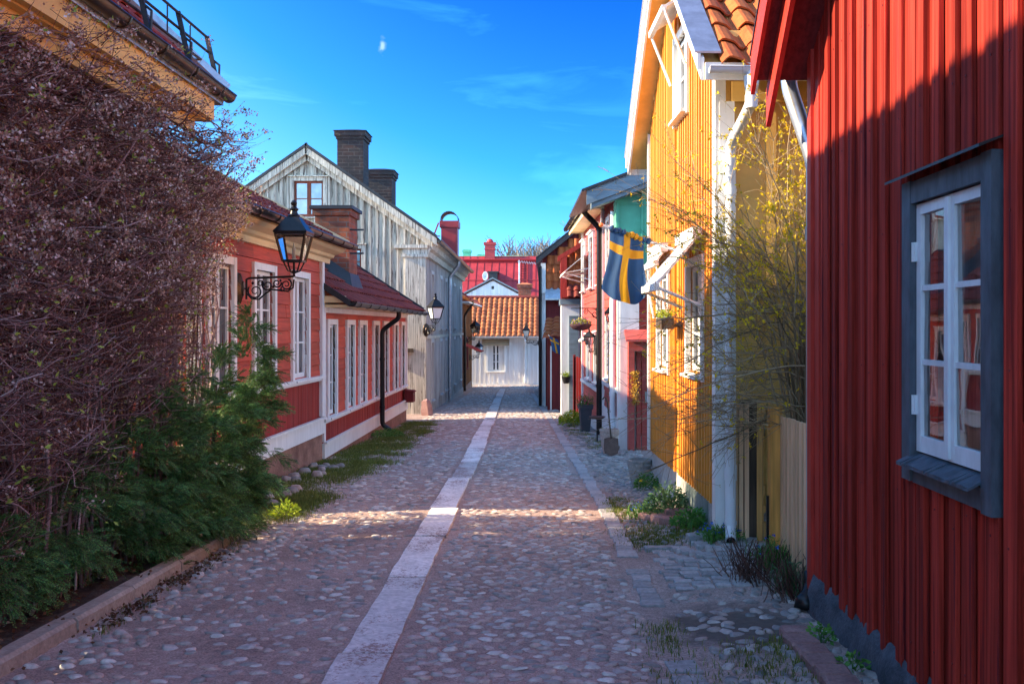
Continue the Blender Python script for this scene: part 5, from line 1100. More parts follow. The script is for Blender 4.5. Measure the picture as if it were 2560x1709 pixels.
# ------------------------------------------------------------------ lamps
def spiral(c, r0, r1, a0, turns, n=22):
    return [(c[0]+(r0+(r1-r0)*k/n)*math.cos(a0+turns*2*math.pi*k/n), 0, c[2]+(r0+(r1-r0)*k/n)*math.sin(a0+turns*2*math.pi*k/n)) for k in range(n+1)]
FILAM = plain('cream candle tube', (.62, .55, .42), rough=.5)
FROST = plain('milky lantern glass', (.62, .66, .68), rough=.25, var=.05)
def lantern(name, milky=False):
    t = thing(name, 'x', 'street lamp')
    mb = MB(Matrix.Rotation(math.pi/2, 4, 'Y')); mb.lathe([(.0, 0), (.105, .0), (.10, .02), (.085, .03), (.05, .055), (.045, .075), (.0, .08)], n=20, sx=1.75, sy=.95)
    for k in range(24): a = 2*math.pi*k/24; mb.tube([(.05*math.cos(a)*1.75, .05*math.sin(a)*.95, .052), (.098*math.cos(a)*1.75, .098*math.sin(a)*.95, .026)], .004, 4)
    mb.build('wall_plate', BRONZE, t, 'auto')
    mb = MB(); mb.tube([(.05, 0, .0), (.10, 0, .0), (.10, 0, .10), (.13, 0, .115), (.62, 0, .135), (.64, 0, .15)], .013, 7)
    mb.tube([(.10, 0, -.12), (.10, 0, .1)], .012, 7)
    for c, r0, r1, a0, tn in (((.20, 0, -.03), .085, .02, 2.6, 1.5), ((.335, 0, .035), .06, .014, 2.9, 1.45), ((.44, 0, .06), .05, .012, .2, -1.4), ((.545, 0, .045), .065, .014, 1.2, -1.6), ((.255, 0, .055), .04, .012, 5.5, 1.3), ((.50, 0, .0), .03, .01, 3.4, 1.2)):
        mb.tube(spiral(c, r0, r1, a0, tn), [.0105-.005*k/22 for k in range(23)], 5)
    mb.tube([(.11, 0, -.06), (.16, 0, -.115), (.24, 0, -.12), (.31, 0, -.06), (.38, 0, -.01), (.46, 0, -.02), (.56, 0, -.03), (.62, 0, .01), (.63, 0, .10)], .010, 6)
    for (x, z, r) in ((.28, .07, .02), (.40, .02, .018), (.48, .09, .016), (.17, .06, .018)): mb.lathe([(.003, -r), (r, 0), (.003, r)], (x, 0, z), 6)
    mb.build('bracket', BLACK, t, 'auto')
    X = .63; zb, zt, hb, ht = .305, .605, .10, .165
    mb = MB(); mb.tube([(X, 0, .13), (X, 0, zb)], .013, 7); mb.lathe([(.02, 0), (.026, .02), (.012, .04)], (X, 0, .17), 8)
    for a in range(4):
        an = math.pi/4+a*math.pi/2; d = (math.cos(an)*math.sqrt(2), math.sin(an)*math.sqrt(2)); mb.tube([(X, 0, .17), (X+d[0]*hb*.55, d[1]*hb*.55, .2), (X+d[0]*hb*.95, d[1]*hb*.95, zb)], .009, 5)
        mb.beam((X+d[0]*hb, d[1]*hb, zb), (X+d[0]*ht, d[1]*ht, zt), .022, .022)
        d2 = (math.cos(an+math.pi/2)*math.sqrt(2), math.sin(an+math.pi/2)*math.sqrt(2))
        mb.beam((X+d[0]*hb, d[1]*hb, zb), (X+d2[0]*hb, d2[1]*hb, zb), .022, .022); mb.beam((X+d[0]*ht, d[1]*ht, zt), (X+d2[0]*ht, d2[1]*ht, zt), .024, .03)
    mb.build('lantern_frame', BLACK, t)
    mb = MB(); q = math.pi/4; s2 = math.sqrt(2)
    mb.lathe([(.182*s2, zt+.005), (.186*s2, zt+.022), (.13*s2, zt+.095), (.072*s2, zt+.185), (.062*s2, zt+.19)], (X, 0, 0), 4, rot=q)
    mb.lathe([(.066, zt+.19), (.07, zt+.205), (.045, zt+.225), (.036, zt+.26), (.05, zt+.268), (.052, zt+.28), (.03, zt+.30), (.018, zt+.315), (.034, zt+.335), (.036, zt+.35), (.02, zt+.372), (.003, zt+.382)], (X, 0, 0), 14)
    mb.build('lantern_roof', BLACK, t, 'auto')
    for a in range(4):
        an = a*math.pi/2; R_ = Matrix.Translation((X, 0, 0)) @ Matrix.Rotation(an, 4, 'Z'); mb = MB(R_)
        mb.quad((hb*.98, -hb, zb), (hb*.98, hb, zb), (ht*.98, ht, zt), (ht*.98, -ht, zt)); mb.build('pane', FROST if milky else CLEAR, t)
    mb = MB(); mb.lathe([(.026, zb), (.028, zb+.03), (.02, zb+.035), (.02, zb+.14), (.012, zb+.15), (.014, zb+.16), (.008, zb+.2)], (X, 0, 0), 10); mb.build('bulb', FILAM, t, True)
    return t
def clone(o, parent=None):
    c = o.copy(); COL.objects.link(c)
    if parent is not None: c.parent = parent
    for ch in list(o.children): clone(ch, c)
    return c
lamp = lantern('wall_lamp'); lampm = lantern('wall_lamp', True)
LAMPS = [(lamp, (-3.42, 10.7, Z(.43)), 0, 1, 'large black lantern on a scrolled iron bracket on the low red lap sided house'),
 (lampm, (-3.22, 26.2, Z(-.08)), -60, 1, 'black lantern with milky panes on the corner of the tall grey house'),
 (lamp, (-3.62, 44.2, Z(-.56)), -40, 1, 'upper lantern on the brown house beyond the grey house'),
 (lampm, (-3.75, 48.0, Z(-1.52)), -25, .9, 'lower small lantern on the brown house near the end of the street'),
 (lampm, (-.22, 44.0, Z(-.72)), 180, .95, 'far lantern standing out over the street in front of the white cottage'),
 (lamp, (1.315, 17.6, Z(-.08)), 252, .55, 'small lantern on the pink house between flag and white downpipe'),
 (lamp, (1.13, 20.3, Z(-.52)), 235, .52, 'small lantern below the hanging oval basket')]
used = set()
for src, loc, ang, scl, lab in LAMPS:
    o = src if src.name not in used else clone(src)
    used.add(src.name); o.location = loc; o.rotation_euler = (0, 0, math.radians(ang)); o.scale = (scl,)*3
    o['label'] = lab; o['category'] = 'street lamp'; o['group'] = 'lanterns on the house walls along the street'

# ------------------------------------------------------------------ flags
def cloth(name, c):
    m, t, n, l, b = nodes(name); g = noise(t, coords(t), 6, 4, .6); col = ramp(t, g, [(.3, tuple(x*.85 for x in c)), (.7, tuple(x*1.1 for x in c))]); l.new(col, b.inputs['Base Color']); b.inputs['Roughness'].default_value = .8
    l.new(bump(t, noise(t, coords(t), 14, 3, .5), .3, .01), b.inputs['Normal'])
    tr = n.new('ShaderNodeBsdfTranslucent'); l.new(col, tr.inputs[0]); ms = n.new('ShaderNodeMixShader'); ms.inputs[0].default_value = .35; l.new(b.outputs[0], ms.inputs[1]); l.new(tr.outputs[0], ms.inputs[2]); l.new(ms.outputs[0], n['Material Output'].inputs[0]); return m
FBLUE = cloth('flag blue', (.016, .075, .21)); FYEL = cloth('flag yellow', (.55, .30, .015))
def flag(parent, p0, p1, drop, spread, fold, seed, thick=.0):
    """hoist along p0-p1, fly hanging down"""
    r = random.Random(seed); p0 = Vector(p0); p1 = Vector(p1); nu, nv = 40, 54; V = []; mi = []; F = []
    ph = [r.uniform(0, 6) for _ in range(3)]
    for j in range(nv+1):
        b = j/nv
        for i in range(nu+1):
            a = i/nu; base = p0.lerp(p1, a); dr = drop(a)*b
            y = fold*(.3+.7*b)*(math.sin(a*9+ph[0]+b*1.2)+.5*math.sin(a*17+ph[1]+b*2.0))*.5
            V.append((base.x+spread(a, b), base.y+y, base.z-dr+.01*math.sin(a*12+ph[2])*b))
    for j in range(nv):
        for i in range(nu):
            F.append((j*(nu+1)+i, j*(nu+1)+i+1, (j+1)*(nu+1)+i+1, (j+1)*(nu+1)+i)); a = (i+.5)/nu; b = (j+.5)/nv
            mi.append(1 if (.40 < a < .60 or .20 < b < .34) else 0)
    return bulk('cloth', V, F, [FBLUE, FYEL], parent, True, mi)
FL = thing('flag', 'blue and yellow cross flag hanging limp from a slanted pole on the ochre yellow house', 'flag', (1.36, 8.9, Z(.6)))
mb = MB(); a = Vector((1.375, 8.9, Z(.66))); b = Vector((.53, 8.88, Z(.945))); mb.tube([a, b], .014, 8); mb.tube([a, a.lerp(b, .08)], .022, 8); mb.build('pole', STEEL_W, FL, 'auto')
mb = MB(); mb.lathe([(.004, -.022), (.02, -.012), (.023, 0), (.02, .012), (.004, .022)], b, 10); mb.build('finial', plain('orange knob', (.55, .16, .05)), FL, True)
flag(FL, a.lerp(b, .90)+Vector((0, 0, 0)), a.lerp(b, .53), lambda q: .57+.09*math.sin(q*3.1)-.03*q, lambda q, s: (-.055+.05*q)*s+.028*math.sin(s*5+q*4)*s, .075, 3)
mb = MB(); pts = [a.lerp(b, .46+.045*k) for k in range(11)]
for k, p in enumerate(pts[:-1]): mb.mi = 1 if 2 <= k <= 5 else 0; mb.tube([p, p.lerp(pts[k+1], .5)+Vector((0, 0, .008*math.sin(k*2.1))), pts[k+1]], [.022+.006*math.sin(k*1.7), .03+.006*math.sin(k*2.3), .022+.006*math.sin(k*1.7+1.7)], 9)
mb.build('rolled_hoist', [FBLUE, FYEL], FL, True)
F2 = thing('flag', 'little blue and yellow flag by the small tiled porch far down the street', 'flag', (.36, 27.2, Z(-.3)))
mb = MB(); mb.tube([(.40, 27.6, Z(-.5)), (.12, 27.0, Z(-.22))], .012, 6); mb.build('pole', STEEL_W, F2)
flag(F2, (.14, 27.05, Z(-.24)), (.40, 27.2, Z(-.36)), lambda q: .44, lambda q, s: .10*s, .03, 8)

# ------------------------------------------------------------------ pots and small things
def pot(name, label, x, y, R_, h, mat, mat2=None, group=None, band=True):
    z0 = float(gh(np.array(x), np.array(y)))-.01
    t = thing(name, label, 'plant pot', (x, y, z0), group)
    prof = [(R_*.55, 0), (R_*.60, .01), (R_*.78, h*.32), (R_*.90, h*.62), (R_*.93, h*.74), (R_*.97, h*.75), (R_*.97, h*.87), (R_*.94, h*.88), (R_*1.0, h*.90), (R_*1.03, h*.96), (R_*1.0, h), (R_*.92, h), (R_*.90, h*.9), (R_*.88, h*.8)]
    mb = MB(); mb.lathe(prof, (x, y, z0), 32)
    if band:
        for k in range(16):
            a = 2*math.pi*k/16; c = (x+R_*.965*math.cos(a), y+R_*.965*math.sin(a), z0+h*.81); tx = (-math.sin(a), math.cos(a))
            mb.tube([(c[0]+tx[0]*(.022*math.cos(q)), c[1]+tx[1]*(.022*math.cos(q)), c[2]+.012*math.sin(2*q)) for q in [i*.5 for i in range(12)]], .0035, 4)
    mb.build('pot', mat, t, 'auto')
    mb = MB(); mb.lathe([(.001, 0), (R_*.89, .0), (R_*.89, -.02)], (x, y, z0+h*.86), 20); mb.build('potting_soil', mat2 or SOIL, t)
    return t
pot('plant_pot', 'grey glazed empty pot with relief band at the far corner of the ochre yellow house', 1.14, 11.45, .148, .335, POTG, group='pots by the house walls')
pot('plant_pot', 'whitened terracotta pot with a spade leaning on it by the white downpipe', 1.05, 15.4, .158, .41, POTT, TERRA, group='pots by the house walls')
SH = thing('spade', 'rusty garden spade leaning on the terracotta pot', 'spade', (1.02, 15.1, -.45))
RUST = stone('rusty steel', (.10, .055, .045), (.16, .10, .08), scale=9, bmp=.2)
gz = float(gh(np.array(1.05), np.array(15.1)))
mb = MB(); V = []; n = 9; 
out = [(-.11, .26), (-.12, .10), (-.10, .03), (0, -.01), (.10, .03), (.12, .10), (.11, .26), (.02, .28), (-.02, .28)]
mb.plate([(1.06+a*1.0, 15.08+b*.25, gz+b+.01) for a, b in out], (0, .012, 0)); mb.build('blade', RUST, SH)
mb = MB(); mb.tube([(1.06, 15.15, gz+.27), (1.035, 15.21, gz+.55), (1.01, 15.28, gz+.82), (.985, 15.28, gz+.90), (.955, 15.27, gz+.91), (.93, 15.26, gz+.88)], .012, 7); mb.build('handle', OLDWOOD, SH, True)
BB = thing('bird_bath', 'small rusty dish on a thin stand by the black downpipe', 'bird bath', (.97, 17.5, -.55)); zb = float(gh(np.array(.97), np.array(17.5)))
mb = MB(); mb.lathe([(.02, 0), (.10, .01), (.155, .05), (.15, .055), (.09, .025), (.01, .02)], (.97, 17.5, zb+.42), 18); mb.build('dish', RUST, BB, True); mb = MB(); mb.tube([(.97, 17.5, zb), (.97, 17.5, zb+.425)], .014, 7); mb.build('stand', BLACK, BB)
PL = thing('planter', 'tall tapered slate grey planter with flowers beside the red house', 'planter', (.86, 20, -.62)); z0 = float(gh(np.array(.86), np.array(20.)))
mb = MB(); s2 = math.sqrt(2); mb.lathe([(.085*s2, 0), (.125*s2, .47), (.145*s2, .48), (.150*s2, .57), (.13*s2, .57), (.125*s2, .5)], (.86, 20, z0), 4, rot=math.pi/4+.1); mb.build('planter_box', plain('slate planter', (.055, .065, .08), rough=.6), PL)
SB = thing('bollard', 'leaning rough pink granite stone at the foot of the grey house', 'stone', (-3.12, 25.6, -.85)); z0 = float(gh(np.array(-3.12), np.array(25.6)))
mb = MB(); mb.lathe([(.165, -.05), (.17, .1), (.14, .3), (.12, .39), (.05, .42)], (0, 0, 0), 5); 
for i, p in enumerate(mb.v): mb.v[i] = (-3.12+p[0]*(1+.1*math.sin(i*3.3))+p[2]*-.12, 25.6+p[1]*.8, z0+p[2]*(1+.05*math.sin(i)))
mb.build('stone', REDSETT, SB)
MX = thing('letter_box', 'dark red letter box on the far end of the annex wall', 'letter box', (-3.25, 22.9, -.3))
mb = MB(); mb.box((-3.30, 22.7, Z(-1.78)), (-3.10, 23.06, Z(-1.50))); mb.plate([(-3.31, 22.68, Z(-1.50)), (-3.31, 23.08, Z(-1.50)), (-3.07, 23.08, Z(-1.54)), (-3.07, 22.68, Z(-1.54))], (0, 0, .02)); mb.build('box', RED_DARK, MX); mb = MB(); mb.box((-3.102, 22.75, Z(-1.60)), (-3.094, 23.0, Z(-1.585))); mb.build('slot', BLACK, MX)
MK = thing('marker_sign', 'narrow yellow and black marker strip on the corner of the grey house', 'sign', (-3.74, 26.15, Z(-.9)))
mb = MB()
for k in range(3):
    mb.mi = 1 if k == 1 else 0; mb.box((-3.80, 26.14, Z(-1.14)+.17*k), (-3.73, 26.175, Z(-1.14)+.17*(k+1)-.001))
mb.build('strip', [plain('signal yellow', (.65, .42, .01)), BLACK], MK); mb = MB(); mb.box((-3.78, 26.08, Z(-.68)), (-3.56, 26.175, Z(-.58))); mb.build('junction_box', OLDWOOD, MK)
DS = thing('satellite_dish', 'white satellite dish on the roof behind the white gable', 'satellite dish', (px(1113, 74), 74, Z(3)))
mb = MB(Matrix.Translation((px(1113, 74), 74, Z((750-633)*74/2200))) @ Matrix.Rotation(math.radians(82), 4, 'X')); mb.lathe([(.001, -.08), (.2, -.06), (.36, 0), (.35, .01), (.2, -.05), (.001, -.07)], n=24, sx=.62); mb.build('dish', WHITE, DS, True)
mb = MB(); mb.tube([(px(1113, 74), 74.05, Z(3.9)), (px(1113, 74), 75.6, Z(3.0))], .05, 6); mb.build('mast', GALV, DS)
AT = thing('tv_antenna', 'tall thin television antenna above the orange tile roof', 'antenna', (px(1196, 58), 58, 2))
mb = MB(); xx = px(1191, 58); mb.tube([(xx, 58, 2), (xx, 58, Z((750-597)*58/2200))], .04, 6); mb.build('mast', GALV, AT)
mb = MB(); zz = Z((750-600)*58/2200); mb.tube([(xx-.1, 58, zz), (xx+1.1, 57.6, zz-.15)], .025, 5)
for k in range(7): mb.tube([(xx+.15*k, 58.25-.05*k, zz-.02*k+.1), (xx+.15*k+.1, 57.6-.05*k, zz-.02*k-.12)], .016, 4)
mb.build('aerial', GALV, AT)
stack(px(1204, 57.5), 57.2, .75, .7, Z(1.0), Z(2.62), [o for o in WHH.children if o.name.startswith('roof')][0], BRICKR, capm=TERRA)

# ------------------------------------------------------------------ plants
def tubes(P, R_, sides=3):
    """P (N,K,3) paths, R_ (N,K) radii"""
    N_, K, _ = P.shape; T = np.gradient(P, axis=1); T /= np.linalg.norm(T, axis=2, keepdims=True)+1e-9
    up = np.array([.33, .21, .92]); A = np.cross(T, up); A /= np.linalg.norm(A, axis=2, keepdims=True)+1e-9; B_ = np.cross(T, A); V = []
    for s_ in range(sides): t = 2*np.pi*s_/sides; V.append(P+(A*np.cos(t)+B_*np.sin(t))*R_[..., None])
    V = np.stack(V, 2); idx = np.arange(N_*K*sides).reshape(N_, K, sides); nx = np.roll(idx, -1, 2)
    F = np.stack([idx[:, :-1], nx[:, :-1], nx[:, 1:], idx[:, 1:]], -1).reshape(-1, 4)
    return V.reshape(-1, 3), F
def petals(C, D, Wd, Ln, Nrm=None, fold=.0):
    """diamond leaves: centre base C, direction D, half width Wd, length Ln"""
    D = D/(np.linalg.norm(D, axis=1, keepdims=True)+1e-9)
    if Nrm is None: Nrm = RNG.normal(0, 1, D.shape)
    S = np.cross(D, Nrm); S /= np.linalg.norm(S, axis=1, keepdims=True)+1e-9
    Wd = np.broadcast_to(Wd, (len(C),))[:, None]; Ln = np.broadcast_to(Ln, (len(C),))[:, None]
    V = np.stack([C, C+D*Ln*.5+S*Wd, C+D*Ln, C+D*Ln*.5-S*Wd], 1)
    return V.reshape(-1, 3), np.arange(len(C)*4).reshape(-1, 4)
def unit(v): return v/(np.linalg.norm(v, axis=-1, keepdims=True)+1e-9)
TWIG = leafmat('purple brown stems', (.075, .028, .024), (.52, .34, .31), trans=0, rough=.65, mid=(.19, .082, .07))
TWIG_G = leafmat('grey older stems', (.13, .065, .06), (.62, .46, .45), trans=0, rough=.7, mid=(.27, .155, .145))
DRY = leafmat('dried flower heads', (.16, .06, .03), (.85, .72, .66), trans=.25, mid=(.50, .30, .22))
BUD = leafmat('opening green buds', (.24, .34, .04), (.50, .56, .12), trans=.3)
# --- climbing shrub on the yellow house
CS = thing('climbing_shrub', 'huge tangle of bare purplish climbing stems with dried flower heads on the left house', 'shrub', (-3.2, 6.5, -.15))
topz = lambda y: np.interp(y, [3.2, 4.3, 5.0, 5.6, 6.5, 7.2, 8.0, 8.6, 9.1], [2.8, 2.98, 3.15, 3.30, 3.32, 3.22, 3.08, 2.7, 2.3])
botz = lambda y: np.interp(y, [3.2, 5, 6.5, 7.5, 9.1], [.25, .3, .6, 1.0, 1.35])
outx = lambda y, z: -2.60-.10*np.sin(y*2.2)*np.sin(z*2.1+y)+.14*sstep(2.2, 3.0, z)*(1-sstep(7.6, 8.4, y))-.22*np.clip((.9-z)/.8, 0, 1)-.36*sstep(7.5, 8.4, y)*(1-sstep(1.9, 2.6, z))-.10*sstep(8.3, 8.8, y)
n = 4000; K = 7
y0 = RNG.uniform(3.4, 8.75, n); u = RNG.random(n); z0 = botz(y0)+(topz(y0)-botz(y0))*u
depth = RNG.random(n)**.7; xo = outx(y0, z0); L0 = RNG.uniform(.35, 1.15, n)
dirv = unit(np.stack([RNG.uniform(.45, 1, n), RNG.normal(.22, .34, n), RNG.normal(-.10, .22, n)], 1))
tip = np.stack([xo-(1-depth)*.55+RNG.normal(0, .05, n), y0, z0], 1); base = tip-dirv*L0[:, None]; base[:, 0] = np.maximum(base[:, 0], -3.30)
base[:, 2] += L0*RNG.uniform(-.05, .25, n); t = np.linspace(0, 1, K)[None, :, None]
sag = RNG.uniform(.05, .22, n)*L0; wob = RNG.normal(0, .018, (n, K, 3)); wob[:, 0] = 0
Pth = base[:, None]*(1-t)+tip[:, None]*t; Pth[..., 2] -= (sag[:, None]*4*t[..., 0]*(1-t[..., 0])); Pth[..., 2] += (t[..., 0]**3)*RNG.uniform(0, .10, n)[:, None]; Pth += wob
Rr = np.linspace(1, .45, K)[None]*RNG.uniform(.0024, .0066, n)[:, None]; thick = RNG.random(n) < .13; Rr[thick] *= 2.0
V1, F1 = tubes(Pth, Rr)
# side twigs
m_ = 11500; pi = RNG.integers(0, n, m_); ki = RNG.integers(2, K, m_); b0 = Pth[pi, ki]; d0 = unit(Pth[pi, ki]-Pth[pi, ki-1])
d1 = unit(d0*.8+RNG.normal(0, .55, (m_, 3))+np.array([.15, 0, .05])); l1 = RNG.uniform(.05, .22, m_); K2 = 4; t2 = np.linspace(0, 1, K2)[None, :, None]
P2 = b0[:, None]+d1[:, None]*l1[:, None, None]*t2; P2[..., 2] += (t2[..., 0]**2)*l1[:, None]*RNG.uniform(-.2, .5, m_)[:, None]; P2 += RNG.normal(0, .005, P2.shape)
V2, F2_ = tubes(P2, np.linspace(1, .5, K2)[None]*RNG.uniform(.0011, .0022, m_)[:, None])
# heavy stems close to the wall
n3 = 160; K3 = 9; y3 = RNG.uniform(3.4, 8.6, n3); P3 = np.stack([np.broadcast_to(RNG.uniform(-3.28, -2.95, n3)[:, None], (n3, K3)), y3[:, None]+np.cumsum(RNG.normal(.02, .09, (n3, K3)), 1), np.linspace(-.1, 1, K3)[None]*topz(y3)[:, None]*RNG.uniform(.7, .95, n3)[:, None]], -1); P3[..., 0] += RNG.normal(0, .02, (n3, K3))
V3, F3_ = tubes(P3, np.linspace(1, .4, K3)[None]*RNG.uniform(.006, .016, n3)[:, None], 5)
bulk('stems', np.concatenate([V3, V1[:0]]), F3_, TWIG_G, CS)
half = n*6*10
bulk('twigs', np.concatenate([V1, V2]), np.concatenate([F1, F2_+len(V1)]), [TWIG, TWIG_G], CS, mi=np.concatenate([np.repeat((thick | (RNG.random(n) < .38)).astype(int), (K-1)*3), np.repeat((RNG.random(m_) < .2).astype(int), (K2-1)*3)]))
# flower heads: clusters of tiny dry bracts
pr = np.where(P2[:, -1, 2] > 1.7, .40, .05); pr = np.where((P2[:, -1, 0] > -3.0), pr, pr*.4); sel = RNG.random(m_) < pr; hc = P2[sel, -1]
q = 22; sz = RNG.uniform(.018, .036, len(hc)); off_ = RNG.normal(0, 1, (len(hc), q, 3))*sz[:, None, None]*np.array([1, 1, .55]); cc = (hc[:, None]+off_).reshape(-1, 3)
V4, F4_ = petals(cc, RNG.normal(0, 1, cc.shape), RNG.uniform(.005, .011, len(cc)), RNG.uniform(.012, .024, len(cc))); bulk('flower_heads', V4, F4_, DRY, CS)
sel = RNG.random(m_) < .20; bc = P2[sel, -1]; bd = unit(P2[sel, -1]-P2[sel, -2]); V5, F5_ = petals(np.concatenate([bc, bc]), np.concatenate([bd+RNG.normal(0, .25, bd.shape), bd+RNG.normal(0, .4, bd.shape)]), .007, RNG.uniform(.022, .048, 2*len(bc))); bulk('buds', V5, F5_, BUD, CS)

# --- yew hedge under it
YEW = leafmat('yew needles', (.045, .16, .06), (.22, .42, .11), trans=.2, rough=.5)
YWT = leafmat('yew shoots', (.05, .035, .02), (.10, .08, .04), trans=0)
def conifer(name, label, cat, loc, blobs, nspray, needle, seed):
    r = np.random.default_rng(seed); T = thing(name, label, cat, loc)
    w_ = np.array([b[3]*b[4]*b[5] for b in blobs])**.7; w_ /= w_.sum(); nc = nspray//42
    bi = r.choice(len(blobs), nc, p=w_); Bc = np.array(blobs)[bi]; dc = unit(r.normal(0, 1, (nc, 3))); rc = np.where(r.random(nc) < .72, r.uniform(.80, 1.06, nc), r.uniform(.3, .8, nc))
    Cc = Bc[:, :3]+dc*Bc[:, 3:6]*rc[:, None]; fc_ = unit(dc*np.array([1, 1, .5])+np.array([.45, .05, .15])+r.normal(0, .25, (nc, 3)))
    ci = np.repeat(np.arange(nc), 42); nspray = len(ci); a_ = r.random(nspray); lat = r.normal(0, 1, (nspray, 3)); lat -= fc_[ci]*(lat*fc_[ci]).sum(1, keepdims=True); cs = r.uniform(.75, 1.25, nc)[ci]
    C_ = Cc[ci]+fc_[ci]*((a_-.5)*.20*cs)[:, None]+lat*(.048*cs*(1.15-a_*.6))[:, None]*np.array([1, 1, .55]); C_[:, 2] -= .05*a_**2*cs
    g0 = gh(C_[:, 0], C_[:, 1])+.04; ok_ = C_[:, 2] > g0; C_ = C_[ok_]; d = fc_[ci][ok_]; ns = len(C_)
    fwd = unit(d+unit(lat[ok_])*.55+np.array([0, 0, -.12])+r.normal(0, .16, (ns, 3))); ln = r.uniform(.05, .12, ns); K = 5; t = np.linspace(0, 1, K)[None, :, None]
    P = C_[:, None]+fwd[:, None]*ln[:, None, None]*(t-.3); P[..., 2] -= ln[:, None]*.22*(t[..., 0]**2)
    Vt, Ft = tubes(P, np.full((ns, K), .0016)); bulk('twigs', Vt, Ft, YWT, T)
    nn = 10; tt = np.linspace(.02, 1, nn); Cs = []; Ds = []; Ns = []
    side = unit(np.cross(fwd, np.array([0, 0, 1.])+r.normal(0, .45, (ns, 3)))); nor = np.cross(side, fwd)
    for k, tv in enumerate(tt):
        p = C_+fwd*(ln*(tv-.3))[:, None]; p[:, 2] -= ln*.22*tv**2
        for sg in (-1, 1):
            Cs.append(p); Ds.append(side*sg+fwd*.75+r.normal(0, .16, (ns, 3))); Ns.append(nor+r.normal(0, .3, nor.shape))
    Cs = np.concatenate(Cs); ndl = np.tile(r.uniform(.85, 1.2, ns), nn*2)*needle
    V, F = petals(Cs, np.concatenate(Ds), .0032, ndl*r.uniform(.8, 1.1, len(Cs)), np.concatenate(Ns)); 
    # keep every spray one island colour group by duplicating order
    bulk('foliage', V, F, YEW, T)
    for b in blobs[:8]:
        mb = MB(); mb.tube([(b[0]-.15, b[1], float(gh(np.array(b[0]), np.array(b[1])))), (b[0]-.05, b[1]+.05, b[2]-.1), (b[0], b[1], b[2]+b[5]*.6)], [.03, .02, .006], 6); mb.build('stem', OLDWOOD, T, True)
    return T
yb = []
for yv, zt_, xo_ in ((5.0, .55, -3.16), (5.4, .62, -3.14), (5.8, .70, -3.10), (6.3, .82, -3.04), (6.8, .95, -2.97), (7.3, 1.16, -2.90), (7.75, 1.30, -2.86), (8.2, 1.42, -2.80), (8.6, 1.40, -2.72), (8.85, 1.15, -2.74)):
    g = -.031*yv+.07; yb.append((xo_, yv, g+(zt_-g)*.48, .30, .36, (zt_-g)*.50))
yb += [(-2.66, 8.35, .10, .24, .40, .40), (-2.70, 7.6, .12, .24, .4, .40), (-2.84, 7.0, .05, .22, .36, .32), (-2.60, 8.7, .75, .18, .25, .42), (-2.62, 8.7, 1.45, .16, .18, .20), (-2.50, 8.75, 1.28, .14, .14, .12), (-2.58, 8.55, 1.62, .10, .10, .14)]
conifer('yew_hedge', 'dark green spreading yew bushes behind the kerb below the bare stems', 'shrub', (-2.85, 7.2, -.2), yb, 21000, .018, 5)

# --- forsythia
FS = thing('forsythia', 'straggling bare forsythia with scattered yellow blossom leaning out over the picket fence', 'shrub', (2.0, 7.4, -.2))
nb = 78; K = 9; th = RNG.uniform(math.radians(78), math.radians(192), nb); ln = RNG.uniform(.55, 1.22, nb)*np.interp(th, [1.2, 2.2, 3.0, 3.5], [1.5, 1.5, 1.0, .85])
st = np.stack([RNG.normal(1.98, .12, nb), RNG.normal(7.26, .12, nb), RNG.uniform(.75, 1.9, nb)], 1); t = np.linspace(0, 1, K)[None, :, None]
dv = np.stack([np.cos(th), RNG.normal(-.10, .16, nb), np.sin(th)], 1); P1 = st[:, None]+dv[:, None]*ln[:, None, None]*t; P1[..., 2] -= (.18*ln[:, None])*t[..., 0]**2.2*np.where(np.cos(th) < -.2, 1, .1)[:, None]; P1 += np.cumsum(RNG.normal(0, .021, P1.shape), 1)
P1[..., 1] = np.minimum(P1[..., 1], np.where(P1[..., 0] > 1.2, 7.5, 7.66)); pass
tr_ = np.stack([P1[:, 0]*0+np.array([2.03, 7.42, -.2])+RNG.normal(0, .06, (nb, 3))*np.array([1, 1, 0]), P1[:, 0]*.5+np.array([2.03, 7.40, .1])*.5, P1[:, 0]], 1)
Va, Fa = tubes(P1, np.linspace(1, .35, K)[None]*RNG.uniform(.0035, .0085, nb)[:, None], 5); Vb, Fb = tubes(tr_, np.full((nb, 3), .008), 5)
ms_ = 900; pi = RNG.integers(0, nb, ms_); ki = RNG.integers(2, K, ms_); b0 = P1[pi, ki]; d0 = unit(P1[pi, ki]-P1[pi, ki-1]); d1 = unit(d0+RNG.normal(0, .62, (ms_, 3))+np.array([-.05, 0, .12])); l1 = RNG.uniform(.14, .52, ms_); K2 = 6; t2 = np.linspace(0, 1, K2)[None, :, None]
P2 = b0[:, None]+d1[:, None]*l1[:, None, None]*t2; P2 += np.cumsum(RNG.normal(0, .006, P2.shape), 1)*t2; P2[..., 1] = np.minimum(P2[..., 1], 7.64)
Vc, Fc = tubes(P2, np.linspace(1, .4, K2)[None]*RNG.uniform(.0018, .0032, ms_)[:, None])
mt = 2300; pi = RNG.integers(0, ms_, mt); ki = RNG.integers(1, K2, mt); b0 = P2[pi, ki]; d0 = unit(P2[pi, ki]-P2[pi, ki-1]); d1 = unit(d0+RNG.normal(0, .55, (mt, 3))); l1 = RNG.uniform(.04, .18, mt); t3_ = np.linspace(0, 1, 3)[None, :, None]
P3 = b0[:, None]+d1[:, None]*l1[:, None, None]*t3_; P3[..., 1] = np.minimum(P3[..., 1], 7.65); Vd, Fd = tubes(P3, np.full((mt, 3), .0013))
